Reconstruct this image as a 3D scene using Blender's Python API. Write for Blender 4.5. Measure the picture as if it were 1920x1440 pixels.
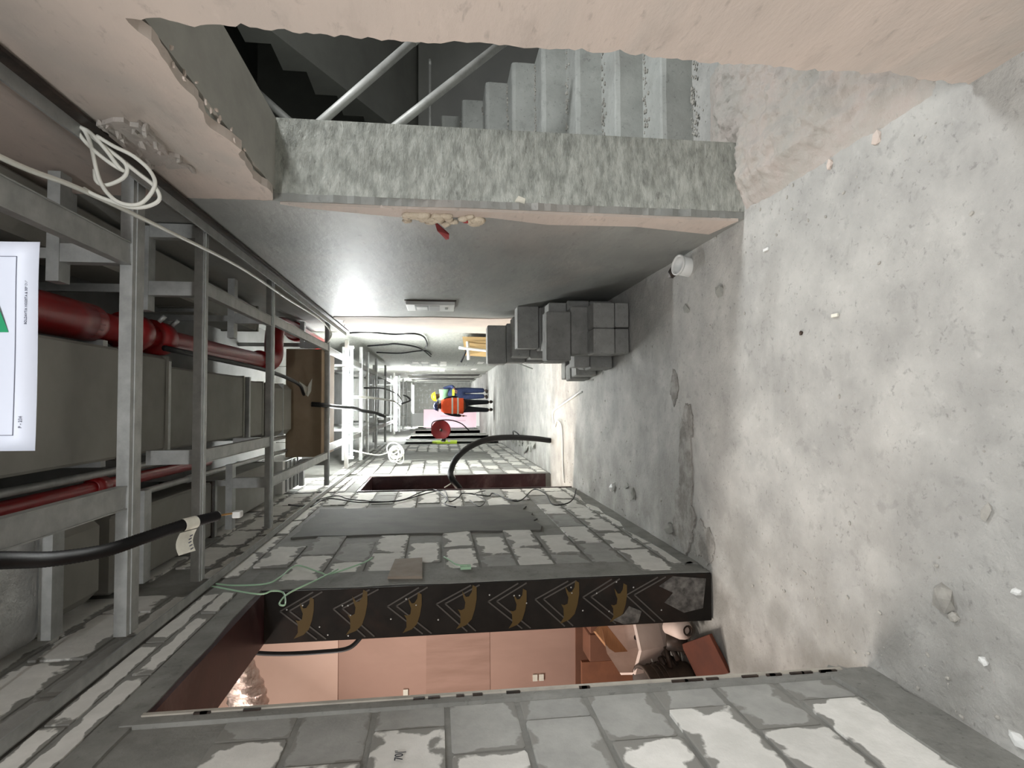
import bpy, bmesh, math, random
from mathutils import Vector, Matrix, noise
random.seed(7)
S = bpy.context.scene
for o in list(bpy.data.objects): bpy.data.objects.remove(o, do_unlink=True)
COL = S.collection
R = math.radians

# ---------------------------------------------------------------- camera
FPX = 1100.0
cam_d = bpy.data.cameras.new('camera'); cam = bpy.data.objects.new('camera', cam_d); COL.objects.link(cam)
cam_d.sensor_fit = 'HORIZONTAL'; cam_d.sensor_width = 36.0; cam_d.lens = 36.0 * FPX / 1920.0
cam_d.clip_start = 0.05; cam_d.clip_end = 200
p, w = R(7.2532), R(1.9111)
F = Vector((math.sin(w)*math.cos(p), math.cos(w)*math.cos(p), -math.sin(p)))
Rt = Vector((math.cos(w), -math.sin(w), 0)); Dn = -(Rt.cross(F))
# the phone is held on its side: the picture's right is the world's down
m = Matrix.Identity(4)
for i in range(3):
    m[i][0] = Dn[i]; m[i][1] = Rt[i]; m[i][2] = -F[i]
m[0][3], m[1][3], m[2][3] = 0, 0, 1.5
cam.matrix_world = m
S.camera = cam

# ---------------------------------------------------------------- world, exposure, lights
W = bpy.data.worlds.new('World'); S.world = W; W.use_nodes = True
W.node_tree.nodes['Background'].inputs[0].default_value = (.8, .85, .9, 1)
W.node_tree.nodes['Background'].inputs[1].default_value = 0.03
S.view_settings.view_transform = 'Standard'; S.view_settings.look = 'None'
S.view_settings.gamma = 1; S.view_settings.exposure = 0.95; S.view_settings.use_curve_mapping = False

def area(name, loc, target, size, size_y, power, col):
    d = bpy.data.lights.new(name, 'AREA'); d.shape = 'RECTANGLE'; d.size = size; d.size_y = size_y
    d.energy = power; d.color = col
    o = bpy.data.objects.new(name, d); COL.objects.link(o); o.location = loc
    o.rotation_euler = (Vector(target)-Vector(loc)).to_track_quat('-Z', 'Y').to_euler(); return o
area('stairwell_lamp', (2.75, 2.45, 2.75), (1.2, 2.1, .3), .5, .35, 40, (.96, .985, 1))
area('corridor_lamp_behind', (0.0, -1.3, 2.62), (0, .3, 0.0), 1.4, .12, 50, (.98, .99, 1))  # added fill light behind the camera, brightens the near corridor
area('room_lamp_near', (-2.9, 3.2, 2.35), (-1.0, 2.2, 1.0), .9, .5, 34, (1, .91, .84))
area('far_room_lamp', (-2.3, 18.9, 1.6), (-.5, 21, 1.2), .6, .6, 45, (1, .98, .98))  # added unseen light, shines through a far opening onto the pink boards
area('room_lamp_ceiling', (-2.6, 2.4, 3.4), (-2.2, 3.6, 0.5), .4, .4, 22, (1, .90, .82))
rl_ = area('room_lamp_far', (-3.6, 7.25, 2.3), (.0, 6.9, 0.0), .6, .6, 13, (1, .84, .70)); rl_.data.spread = R(50)

# ---------------------------------------------------------------- materials
MATS = {}
def rgb(c): return (c[0], c[1], c[2], 1)
def M(name, c1, c2=None, c3=None, scale=5., rough=.85, bump=.25, bscale=60., metal=0., stain=1.2, stain_amt=.5, spec=.3, trans=0., aniso=(1,1,1), coat=0., objrand=0., bdist=.004, lo=.35, hi=.65, speck=0., speck_s=46.):
    if name in MATS: return MATS[name]
    mt = bpy.data.materials.new(name); MATS[name] = mt; mt.use_nodes = True
    nt = mt.node_tree; b = nt.nodes['Principled BSDF']
    b.inputs['Roughness'].default_value = rough; b.inputs['Metallic'].default_value = metal
    b.inputs['Specular IOR Level'].default_value = spec
    if coat: b.inputs['Coat Weight'].default_value = coat
    if trans: b.inputs['Transmission Weight'].default_value = trans
    b.inputs['Base Color'].default_value = rgb(c1)
    if c2 is None and not bump: return mt
    g = nt.nodes.new('ShaderNodeNewGeometry')
    mp = nt.nodes.new('ShaderNodeMapping'); mp.inputs['Scale'].default_value = aniso
    nt.links.new(g.outputs['Position'], mp.inputs['Vector'])
    def nz(s, det=6., dist=0.):
        n = nt.nodes.new('ShaderNodeTexNoise'); n.inputs['Scale'].default_value = s
        n.inputs['Detail'].default_value = det; n.inputs['Roughness'].default_value = .62; n.inputs['Distortion'].default_value = dist
        nt.links.new(mp.outputs['Vector'], n.inputs['Vector']); return n
    def ramp(src, a, bb, ca, cb):
        r = nt.nodes.new('ShaderNodeValToRGB'); r.color_ramp.elements[0].position = a; r.color_ramp.elements[1].position = bb
        r.color_ramp.elements[0].color = ca; r.color_ramp.elements[1].color = cb
        nt.links.new(src, r.inputs[0]); return r
    if c2 is not None:
        n1 = nz(scale); r1 = ramp(n1.outputs['Fac'], lo, hi, rgb(c1), rgb(c2)); out = r1.outputs[0]
        if c3 is not None:
            n2 = nz(stain, 5., .6); r2 = ramp(n2.outputs['Fac'], .5, .68, (0,0,0,1), (stain_amt,)*3+(1,))
            mx = nt.nodes.new('ShaderNodeMix'); mx.data_type = 'RGBA'
            nt.links.new(r2.outputs[0], mx.inputs[0]); nt.links.new(out, mx.inputs[6]); mx.inputs[7].default_value = rgb(c3); out = mx.outputs[2]
        if speck:
            for sc_, a_, b_, k_, am_ in ((speck_s, .60, .70, .42, speck), (speck_s*.3, .58, .66, .62, speck*.7), (speck_s*.55, .60, .72, 1.35, speck*.6)):
                n4 = nz(sc_, 5., .3); r4 = ramp(n4.outputs['Fac'], a_, b_, (0,0,0,1), (am_,)*3+(1,))
                hv = nt.nodes.new('ShaderNodeHueSaturation'); hv.inputs['Value'].default_value = k_; nt.links.new(out, hv.inputs['Color'])
                mx = nt.nodes.new('ShaderNodeMix'); mx.data_type = 'RGBA'; nt.links.new(r4.outputs[0], mx.inputs[0]); nt.links.new(out, mx.inputs[6]); nt.links.new(hv.outputs[0], mx.inputs[7]); out = mx.outputs[2]
        if objrand:
            oi = nt.nodes.new('ShaderNodeObjectInfo'); hs = nt.nodes.new('ShaderNodeHueSaturation')
            ma = nt.nodes.new('ShaderNodeMapRange'); ma.inputs[3].default_value = 1-objrand; ma.inputs[4].default_value = 1+objrand
            nt.links.new(oi.outputs['Random'], ma.inputs[0]); nt.links.new(ma.outputs[0], hs.inputs['Value']); nt.links.new(out, hs.inputs['Color']); out = hs.outputs[0]
        nt.links.new(out, b.inputs['Base Color'])
    if bump:
        n3 = nz(bscale, 8.); bp = nt.nodes.new('ShaderNodeBump'); bp.inputs['Strength'].default_value = bump; bp.inputs['Distance'].default_value = bdist
        nt.links.new(n3.outputs['Fac'], bp.inputs['Height']); nt.links.new(bp.outputs[0], b.inputs['Normal'])
    return mt

def block_mat(name, c1, c2, cm, amt):
    """aerated block face with mortar smeared irregularly over its rim"""
    mt = M(name, c1, c2, None, scale=9, rough=.92, bump=.35, bscale=90, objrand=.10)
    nt = mt.node_tree; b = nt.nodes['Principled BSDF']
    src = b.inputs['Base Color'].links[0].from_socket
    tc = nt.nodes.new('ShaderNodeTexCoord'); sp = nt.nodes.new('ShaderNodeSeparateXYZ'); nt.links.new(tc.outputs['Generated'], sp.inputs[0])
    def mth(op, a, bv=None):
        n = nt.nodes.new('ShaderNodeMath'); n.operation = op
        for i, v in enumerate((a, bv)):
            if v is None: continue
            if hasattr(v, 'node'): nt.links.new(v, n.inputs[i])
            else: n.inputs[i].default_value = v
        return n.outputs[0]
    ey = mth('SUBTRACT', .5, mth('ABSOLUTE', mth('SUBTRACT', sp.outputs[1], .5)))
    ez = mth('SUBTRACT', .5, mth('ABSOLUTE', mth('SUBTRACT', sp.outputs[2], .5)))
    e = mth('MINIMUM', mth('MULTIPLY', ey, 2.3), ez)
    g = nt.nodes.new('ShaderNodeNewGeometry'); n = nt.nodes.new('ShaderNodeTexNoise'); n.inputs['Scale'].default_value = 9; n.inputs['Detail'].default_value = 8
    nt.links.new(g.outputs['Position'], n.inputs['Vector'])
    v = mth('ADD', e, mth('MULTIPLY', mth('SUBTRACT', n.outputs['Fac'], .5), .95))
    r = nt.nodes.new('ShaderNodeValToRGB'); r.color_ramp.elements[0].position = amt; r.color_ramp.elements[1].position = amt+.05
    r.color_ramp.elements[0].color = (1,1,1,1); r.color_ramp.elements[1].color = (0,0,0,1); nt.links.new(v, r.inputs[0])
    mx = nt.nodes.new('ShaderNodeMix'); mx.data_type = 'RGBA'; nt.links.new(r.outputs[0], mx.inputs[0]); nt.links.new(src, mx.inputs[6]); mx.inputs[7].default_value = rgb(cm)
    nt.links.new(mx.outputs[2], b.inputs['Base Color'])
    return mt

floor_m = M('floor_concrete', (.485,.478,.452), (.345,.342,.325), (.25,.243,.225), scale=3.2, stain=1.1, stain_amt=.55, bump=.7, bscale=34, bdist=.012, speck=.5, speck_s=44)
def wall_foot_tone(mt):  # darkens the floor colour in noisy patches towards the left wall
    nt = mt.node_tree; b = nt.nodes['Principled BSDF']; src = b.inputs['Base Color'].links[0].from_socket
    g = nt.nodes.new('ShaderNodeNewGeometry'); sx = nt.nodes.new('ShaderNodeSeparateXYZ'); nt.links.new(g.outputs['Position'], sx.inputs[0])
    n = nt.nodes.new('ShaderNodeTexNoise'); n.inputs['Scale'].default_value = 4; n.inputs['Detail'].default_value = 8; nt.links.new(g.outputs['Position'], n.inputs['Vector'])
    a = nt.nodes.new('ShaderNodeMapRange'); a.inputs[1].default_value = -.95; a.inputs[2].default_value = -.35; a.inputs[3].default_value = .75; a.inputs[4].default_value = 0; nt.links.new(sx.outputs[0], a.inputs[0])
    mu = nt.nodes.new('ShaderNodeMath'); mu.operation = 'MULTIPLY'; r = nt.nodes.new('ShaderNodeMapRange'); r.inputs[1].default_value = .3; r.inputs[2].default_value = .6; nt.links.new(n.outputs['Fac'], r.inputs[0])
    nt.links.new(a.outputs[0], mu.inputs[0]); nt.links.new(r.outputs[0], mu.inputs[1])
    mx = nt.nodes.new('ShaderNodeMix'); mx.data_type = 'RGBA'; nt.links.new(mu.outputs[0], mx.inputs[0]); nt.links.new(src, mx.inputs[6]); mx.inputs[7].default_value = (.20,.195,.175,1); nt.links.new(mx.outputs[2], b.inputs['Base Color'])
wall_foot_tone(floor_m)
conc = M('raw_concrete', (.36,.365,.335), (.25,.255,.235), (.20,.20,.18), scale=5, bump=.4, bscale=30)
pier_m = M('rough_cast_concrete', (.52,.53,.485), (.30,.31,.28), (.25,.25,.22), scale=30, stain=7, stain_amt=.35, bump=.9, bscale=34, bdist=.012, aniso=(.42,1,1), lo=.36, hi=.64, speck=.6, speck_s=44)
plaster = M('pink_cement_plaster', (.60,.51,.45), (.53,.46,.41), (.40,.385,.355), scale=2.4, stain=1.3, stain_amt=.8, speck=.35, speck_s=22, bump=.35, bscale=14, aniso=(1,.5,1.4), bdist=.01, rough=.75)
plaster2 = M('grey_cement_plaster', (.31,.315,.295), (.245,.25,.235), (.42,.36,.32), scale=2.2, speck=.3, speck_s=20, stain=.8, stain_amt=.45, bump=.35, bscale=10, aniso=(1,.6,1.4), bdist=.01, rough=.55, spec=.45)
soffit_m = M('lintel_concrete', (.42,.41,.37), (.33,.32,.29), (.25,.2,.17), scale=4, bump=.4, bscale=22, aniso=(1,.6,1))
mortar = M('mortar', (.27,.27,.25), (.20,.20,.185), None, scale=8, bump=.5, bscale=45, bdist=.008)
cement = M('smeared_cement', (.27,.27,.25), (.19,.19,.175), (.32,.32,.30), scale=6, speck=.5, bump=.5, bscale=36, bdist=.008)
cement_dk = M('fresh_cement', (.13,.13,.115), (.105,.105,.095), (.19,.185,.165), scale=5, bump=.3, bscale=50)
pale = block_mat('pale_aerated_block', (.80,.79,.75), (.68,.675,.635), (.255,.252,.232), .045)
greyb = block_mat('mortar_smeared_block', (.40,.402,.38), (.32,.322,.305), (.25,.248,.228), .04)
cblock = M('concrete_block', (.30,.30,.288), (.235,.235,.225), None, scale=10, speck=.4, bump=.45, bscale=110, objrand=.16)
steel = M('galvanised_steel', (.44,.45,.44), (.33,.34,.33), None, scale=14, rough=.5, metal=.45, bump=.08, bscale=80, spec=.5)
ductm = M('grey_duct_panel', (.25,.245,.22), (.205,.20,.18), (.30,.295,.265), scale=3, rough=.7, bump=.1, bscale=30)
foil = M('foil_wrap', (.62,.63,.62), (.5,.5,.49), None, scale=6, rough=.33, metal=.75, bump=.8, bscale=9, bdist=.03)
red = M('red_pipe_paint', (.26,.006,.008), (.19,.005,.006), None, scale=8, rough=.33, bump=.08, bscale=60, spec=.5)
black = M('black_rubber', (.010,.010,.011), None, None, rough=.55, bump=0, spec=.2)
white_c = M('white_cable_sheath', (.72,.72,.66), None, None, rough=.5, bump=0)
greenw = M('green_wire_sheath', (.40,.62,.42), None, None, rough=.5, bump=0)
card = M('cardboard', (.31,.235,.16), (.26,.19,.125), None, scale=5, bump=.1, bscale=50)
paper = M('white_paper', (.60,.64,.74), None, None, rough=.45, bump=0)
label_m = M('cream_label_paper', (.80,.79,.70), (.7,.69,.6), None, scale=30, bump=0)
ink = M('dark_ink', (.02,.02,.03), None, None, rough=.7, bump=0)
inkg = M('grey_ink', (.16,.17,.22), None, None, rough=.7, bump=0)
sgreen = M('sign_green', (.015,.27,.12), None, None, rough=.5, bump=0)
plyblack = M('black_film_faced_plywood', (.012,.011,.010), (.02,.018,.016), (.05,.03,.022), scale=6, rough=.6, spec=.12, bump=.1, bscale=30, stain=3, stain_amt=.35)
plyred = M('maroon_film_faced_plywood', (.045,.016,.017), (.025,.011,.012), (.14,.10,.10), scale=5, rough=.4, bump=.1, bscale=30, stain=3.5, stain_amt=.5)
printw = M('faded_white_print', (.075,.07,.064), None, None, rough=.6, bump=0)
printy = M('faded_yellow_print', (.085,.055,.016), None, None, rough=.6, bump=0)
pinkp = M('salmon_wall_paint', (.68,.49,.41), (.65,.46,.38), None, scale=3, bump=.12, bscale=40)
pinkd = M('salmon_wall_undercoat', (.44,.29,.235), (.41,.265,.215), (.36,.235,.19), scale=3, bump=.2, bscale=30, aniso=(1,1,.4), stain=2)
brown = M('brown_mud_plaster', (.20,.09,.055), (.15,.07,.045), (.27,.13,.08), scale=4, bump=.3, bscale=20)
wood = M('rough_sawn_timber', (.42,.22,.11), (.33,.17,.085), None, scale=6, aniso=(1,1,8), bump=.2, bscale=30)
ply = M('plain_plywood', (.40,.27,.12), (.30,.20,.085), None, scale=4, bump=.1, bscale=30)
orange = M('orange_board', (.10,.03,.016), (.075,.024,.014), None, scale=6, bump=.1)
mixpaint = M('dusty_mixer_paint', (.70,.58,.52), (.6,.48,.42), (.42,.32,.27), scale=5, bump=.25, bscale=30)
dark_metal = M('dark_greasy_metal', (.03,.025,.022), (.07,.05,.04), None, scale=14, rough=.45, metal=.4, bump=.2, bscale=40)
rubber_b = M('dusty_black_bucket', (.045,.035,.03), (.09,.065,.05), None, scale=8, rough=.6, bump=.1)
pipe_m = M('scaffold_pipe', (.38,.38,.36), (.28,.28,.265), (.5,.5,.48), scale=12, rough=.55, metal=.3, bump=.1)
foam_m = M('expanding_foam', (.74,.66,.53), (.62,.53,.41), None, scale=12, bump=.8, bscale=40, bdist=.02)
redrag = M('red_plastic_strip', (.36,.06,.06), (.28,.05,.05), None, scale=12, bump=.1)
plastic_w = M('white_plastic', (.74,.75,.73), None, None, rough=.4, bump=0)
plastic_g = M('grey_plastic', (.28,.29,.28), None, None, rough=.45, bump=0)
slab_m = M('slab_soffit', (.20,.20,.19), (.15,.15,.14), None, scale=3, bump=.2, bscale=20)
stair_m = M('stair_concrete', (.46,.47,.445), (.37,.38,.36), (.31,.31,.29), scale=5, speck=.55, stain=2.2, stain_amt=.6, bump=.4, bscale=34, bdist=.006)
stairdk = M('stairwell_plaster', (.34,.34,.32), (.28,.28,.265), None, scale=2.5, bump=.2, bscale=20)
rubble_m = M('rubble', (.44,.425,.385), (.30,.29,.265), None, scale=16, bump=.5, bscale=60, objrand=.2)
mound_m = M('reddish_rubble_mortar', (.46,.405,.37), (.42,.40,.365), (.37,.365,.335), scale=6, stain=2.2, bump=.8, bscale=28, bdist=.014)
pinkboard = M('pink_insulation_board', (.88,.68,.75), (.84,.63,.70), None, scale=3, bump=.05)
clear = M('clear_plastic', (.75,.76,.76), None, None, rough=.15, bump=0, trans=.6)
skin_m = M('skin', (.19,.095,.06), None, None, rough=.6, bump=0)
navy = M('navy_cloth', (.018,.028,.075), (.03,.042,.10), None, scale=20, bump=.2)
darkcloth = M('black_cloth', (.012,.012,.016), (.02,.02,.026), None, scale=20, bump=.2)
vest_o = M('orange_high_visibility', (1.0,.13,.04), (.92,.11,.035), None, scale=10, bump=.15)
vest_y = M('yellow_high_visibility', (.62,.85,.05), (.55,.76,.05), None, scale=10, bump=.15)
mint = M('pale_green_cloth', (.22,.40,.23), None, None, bump=0)
reflect = M('reflective_tape', (.72,.70,.66), None, None, rough=.3, bump=0)
helm_b = M('navy_helmet_plastic', (.02,.03,.10), None, None, rough=.22, bump=0, spec=.6)
helm_y = M('yellow_helmet_plastic', (.85,.52,.02), None, None, rough=.3, bump=0)
splash_m = M('cement_spatter', (.16,.155,.145), (.05,.048,.045), None, scale=24, bump=.4)
wood_pale = M('dusty_board_edge', (.46,.43,.37), (.36,.335,.29), None, scale=14, bump=.2)
copper = M('bare_brown_wire', (.32,.18,.06), None, None, rough=.5, bump=0)

def emis(name, col, st):
    mt = bpy.data.materials.new(name); mt.use_nodes = True; b = mt.node_tree.nodes['Principled BSDF']
    b.inputs['Base Color'].default_value = (.9,.9,.9,1); b.inputs['Emission Color'].default_value = rgb(col); b.inputs['Emission Strength'].default_value = st
    return mt
tube_m = emis('fluorescent_tube', (.97, 1, .99), 230)

# ---------------------------------------------------------------- helpers
def tag(o, label=None, cat=None, group=None, kind=None):
    if label: o['label'] = label
    if cat: o['category'] = cat
    if group: o['group'] = group
    if kind: o['kind'] = kind
    return o
def empty(name, loc, label, cat, group=None, rot=(0,0,0)):
    o = bpy.data.objects.new(name, None); COL.objects.link(o); o.location = loc; o.rotation_euler = rot; o.empty_display_size = .05
    return tag(o, label, cat, group)
def link(name, me, mat, parent=None, smooth=False):
    """geometry is given in world coordinates; parts keep their place under a parent"""
    o = bpy.data.objects.new(name, me); COL.objects.link(o)
    for mm in (mat if isinstance(mat, (list, tuple)) else [mat]): me.materials.append(mm)
    if smooth: me.polygons.foreach_set('use_smooth', [True]*len(me.polygons))
    if parent is not None:
        o.parent = parent
        if parent.matrix_basis != Matrix.Identity(4): o.matrix_parent_inverse = parent.matrix_basis.inverted()
    return o
def mesh(name, v, f, mat, parent=None, smooth=False):
    me = bpy.data.meshes.new(name); me.from_pydata([tuple(x) for x in v], [], f); me.update()
    return link(name, me, mat, parent, smooth)
def from_bm(name, bm, mat, parent=None, smooth=False):
    me = bpy.data.meshes.new(name); bm.to_mesh(me); bm.free(); return link(name, me, mat, parent, smooth)
def bmbox(bm, a, b, bev=0.):
    r = bmesh.ops.create_cube(bm, size=1)
    vs = r['verts']
    for v in vs:
        v.co = Vector([(a[i]+b[i])/2 + v.co[i]*(b[i]-a[i]) for i in range(3)])
    if bev:
        es = list({e for v in vs for e in v.link_edges})
        bmesh.ops.bevel(bm, geom=es, offset=bev, segments=1, affect='EDGES')
def box(name, a, b, mat, parent=None, bev=0.):
    bm = bmesh.new(); bmbox(bm, a, b, bev); return from_bm(name, bm, mat, parent)
def boxes(name, lst, mat, parent=None, bev=0.):
    bm = bmesh.new()
    for a, b in lst: bmbox(bm, a, b, bev)
    return from_bm(name, bm, mat, parent)
def cr(pts, n=8):
    P = [Vector(q) for q in pts]
    if len(P) < 3: return P
    P = [P[0]*2-P[1]] + P + [P[-1]*2-P[-2]]; out = []
    for i in range(1, len(P)-2):
        a, b, c, d = P[i-1:i+3]
        for k in range(n):
            t = k/n; out.append(.5*((2*b)+(c-a)*t+(2*a-5*b+4*c-d)*t*t+(3*b-a-3*c+d)*t**3))
    out.append(P[-2]); return out
def tube(name, pts, r, mat, parent=None, seg=10, n=8, rib=0., caps=True):
    P = cr(pts, n); v = []; f = []
    up = Vector((0,0,1)); prev = None
    for i, q in enumerate(P):
        t = (P[min(i+1, len(P)-1)]-P[max(i-1, 0)]).normalized()
        if prev is None:
            a = t.orthogonal().normalized()
        else:
            a = (prev - t*prev.dot(t)); a = a.normalized() if a.length > 1e-6 else t.orthogonal().normalized()
        prev = a; b = t.cross(a)
        rr = (r[min(i, len(r)-1)] if isinstance(r, list) else r)*(1+(rib if i % 2 else 0))
        for k in range(seg):
            an = 2*math.pi*k/seg; v.append(q+(a*math.cos(an)+b*math.sin(an))*rr)
    L = len(P)
    for i in range(L-1):
        for k in range(seg):
            f.append((i*seg+k, i*seg+(k+1) % seg, (i+1)*seg+(k+1) % seg, (i+1)*seg+k))
    if caps: f += [tuple(range(seg))[::-1], tuple((L-1)*seg+k for k in range(seg))]
    return mesh(name, v, f, mat, parent, True)
def prism(name, poly, axis, a, b, mat, parent=None):
    """polygon (u,v) extruded along axis x/y/z from a to b"""
    def pt(u, v, h): return {'x': (h,u,v), 'y': (u,h,v), 'z': (u,v,h)}[axis]
    n = len(poly); v = [pt(u, vv, a) for u, vv in poly]+[pt(u, vv, b) for u, vv in poly]
    f = [tuple(range(n)), tuple(range(2*n-1, n-1, -1))]+[(i, i+n, (i+1) % n+n, (i+1) % n) for i in range(n)]
    o = mesh(name, v, f, mat, parent)
    bm = bmesh.new(); bm.from_mesh(o.data); bmesh.ops.recalc_face_normals(bm, faces=bm.faces)
    if n > 4: bmesh.ops.triangulate(bm, faces=[q for q in bm.faces if len(q.verts) > 4])
    bm.to_mesh(o.data); bm.free(); return o
def lathe(name, prof, origin, axis, mat, parent=None, seg=28, smooth=True):
    ax = Vector(axis).normalized(); u = ax.orthogonal().normalized(); w2 = ax.cross(u); o = Vector(origin); v = []; f = []
    for (h, r) in prof:
        for k in range(seg):
            an = 2*math.pi*k/seg; v.append(o+ax*h+(u*math.cos(an)+w2*math.sin(an))*r)
    for i in range(len(prof)-1):
        for k in range(seg): f.append((i*seg+k, i*seg+(k+1) % seg, (i+1)*seg+(k+1) % seg, (i+1)*seg+k))
    return mesh(name, v, f, mat, parent, smooth)
def text(name, s, size, mat, mtx, parent=None):
    cu = bpy.data.curves.new(name, 'FONT'); cu.body = s; cu.size = size; cu.extrude = .0004; cu.align_x = 'CENTER'; cu.align_y = 'CENTER'
    t = bpy.data.objects.new(name, cu); COL.objects.link(t)
    dg = bpy.context.evaluated_depsgraph_get(); me = bpy.data.meshes.new_from_object(t.evaluated_get(dg)); bpy.data.objects.remove(t)
    me.transform(mtx); return link(name, me, mat, parent)
def rock(name, loc, size, mat, label=None, cat=None, group=None, seed=0, parent=None):
    rnd = random.Random(seed); bm = bmesh.new(); bmesh.ops.create_icosphere(bm, subdivisions=1, radius=1)
    for v in bm.verts: v.co *= .72+rnd.random()*.5
    bmesh.ops.scale(bm, verts=bm.verts, vec=size)
    bmesh.ops.rotate(bm, verts=bm.verts, matrix=Matrix.Rotation(rnd.random()*6.28, 3, 'Z'))
    zmin = min(v.co.z for v in bm.verts)
    for v in bm.verts: v.co.z = max(v.co.z, zmin*.55)
    zmin = min(v.co.z for v in bm.verts)
    bmesh.ops.translate(bm, verts=bm.verts, vec=(loc[0], loc[1], loc[2]-zmin))
    return tag(from_bm(name, bm, mat, parent), label, cat, group)
def nz(a, b, c=0.): return noise.noise(Vector((a, b, c)))

XL, XR, TOP = -.94, .91, 3.6
# ---------------------------------------------------------------- setting: floor and ceiling
def floor_h(x, y):
    return .007*nz(x*2.1, y*2.1)+.004*nz(x*7, y*7, 3)+.002*nz(x*19, y*19, 5)-.012
def make_floor():
    xs = [-4.6, -3.5, -2.6, -2.0, -1.6, -1.3]+[-1.2+.04*i for i in range(104)]+[3.1, 3.6, 4.6]
    ys = [-4.2, -2.5, -1, 0, .5]+[.8+.04*i for i in range(150)]+[6.9, 7.2, 7.6, 8, 8.6, 9.4, 10.4, 12, 14, 17, 20, 24, 28]
    v = [(x, y, floor_h(x, y)) for y in ys for x in xs]; n = len(xs)
    f = [(j*n+i, j*n+i+1, (j+1)*n+i+1, (j+1)*n+i) for j in range(len(ys)-1) for i in range(n-1)]
    k = len(v); v += [(-4.6,-4.2,-.2), (4.6,-4.2,-.2), (4.6,28,-.2), (-4.6,28,-.2)]; f.append((k, k+3, k+2, k+1))
    return mesh('floor', v, f, floor_m, None, True)
fl = tag(make_floor(), 'dusty uneven grey concrete floor running down the corridor', 'floor', kind='structure')
def blob(cx, cy, rx, ry, sd, n=56): return [(cx+rx*math.cos(6.2832*i/n)*(1+.45*nz(math.cos(6.2832*i/n)*1.6+sd, math.sin(6.2832*i/n)*1.6)+.2*nz(math.cos(6.2832*i/n)*6+sd, math.sin(6.2832*i/n)*6, 3)), cy+ry*math.sin(6.2832*i/n)*(1+.45*nz(math.cos(6.2832*i/n)*1.6+sd, math.sin(6.2832*i/n)*1.6, 2)+.2*nz(math.cos(6.2832*i/n)*6+sd, math.sin(6.2832*i/n)*6, 5))) for i in range(n)]
crust_m = M('dark_floor_crust', (.23,.22,.20), (.36,.35,.325), None, scale=9, speck=.6, bump=.8, bscale=30, bdist=.014, lo=.42, hi=.6)
for i, q in enumerate(((-.42,3.45,.30,.10,1), (-.72,3.5,.16,.16,5), (-.12,3.40,.12,.07,9), (.1,3.6,.10,.06,13), (-.8,3.2,.12,.12,17))):
    prism('cement_crust', blob(*q), 'z', -.03, -.0045-.0005*i, crust_m, fl)
tag(box('ceiling', (-4.6,-4.2,TOP), (4.6,28,TOP+.2), slab_m), 'dark concrete slab above the ducts', 'ceiling', kind='structure')

# ---------------------------------------------------------------- left wall with its blocks
D1 = (1.93, 3.13); D2 = (6.50, 7.80); DH = 2.38
OP = [(13.75, 14.6), (15.7, 17.5), (18.5, 20.9), (22.4, 24.2)]  # third opening widened so the added far fill light gets through
segs = [((-4.2, D1[0]), 0, TOP), (D1, DH, TOP), ((D1[1], D2[0]), 0, TOP), (D2, 2.36, TOP), ((D2[1], OP[0][0]), 0, TOP)]
for i, o_ in enumerate(OP):
    segs.append((o_, 2.3, TOP)); segs.append(((o_[1], OP[i+1][0] if i < 3 else 27.2), 0, TOP))
wl = boxes('wall_left', [((-1.2, a[0], z0-.03 if z0 == 0 else z0), (XL-.008, a[1], z1)) for a, z0, z1 in segs], mortar)
tag(wl, 'long block wall with door openings along the corridor', 'wall', kind='structure')
unit = bmesh.new(); bmbox(unit, (-.5,-.5,-.5), (.5,.5,.5), 0); 
bm_u = bmesh.new(); bmbox(bm_u, (-.5,-.5,-.5), (.5,.5,.5), .028)
me_pale = bpy.data.meshes.new('block_pale'); bm_u.to_mesh(me_pale); me_pale.materials.append(pale)
me_grey = me_pale.copy(); me_grey.materials.clear(); me_grey.materials.append(greyb); bm_u.free(); unit.free()
NB = [0]
def block(y0, y1, z0, z1, grey=False, parent=wl, xface=XL, side=-1, dx=None):
    if y1-y0 < .03 or z1-z0 < .03: return
    o = bpy.data.objects.new('block', me_grey if grey else me_pale); COL.objects.link(o); o.parent = parent
    pr = random.uniform(-.003, .004) if dx is None else dx
    o.scale = (.03, y1-y0, z1-z0); o.location = (xface+side*(.015)+(-side)*pr, (y0+y1)/2, (z0+z1)/2)
    NB[0] += 1
CH = .22; ZB = 1.47-CH*6          # course lines: .15 .37 .59 .81 1.03 1.25 1.47 1.69 1.91 2.13 2.35 ...
J = .009
def courses(ya, yb, zlo, zhi, L=.5, pgrey=.25, off=0., skip=None):
    k = -1
    while True:
        z0 = ZB+CH*k; z1 = z0+CH
        if z0 > zhi: break
        a = max(z0, zlo)+J; b = min(z1, zhi)-J; k += 1
        if b-a < .05: continue
        y = yb-off-(L*.5 if k % 2 else 0)
        edges = [yb]
        while y > ya: edges.append(y); y -= L+random.uniform(-.03, .03)
        edges.append(ya)
        for i in range(len(edges)-1):
            y1, y0 = edges[i], edges[i+1]
            if skip and skip((y0+y1)/2, (a+b)/2): continue
            block(y0+J, y1-J, a, b, random.random() < pgrey)
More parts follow.
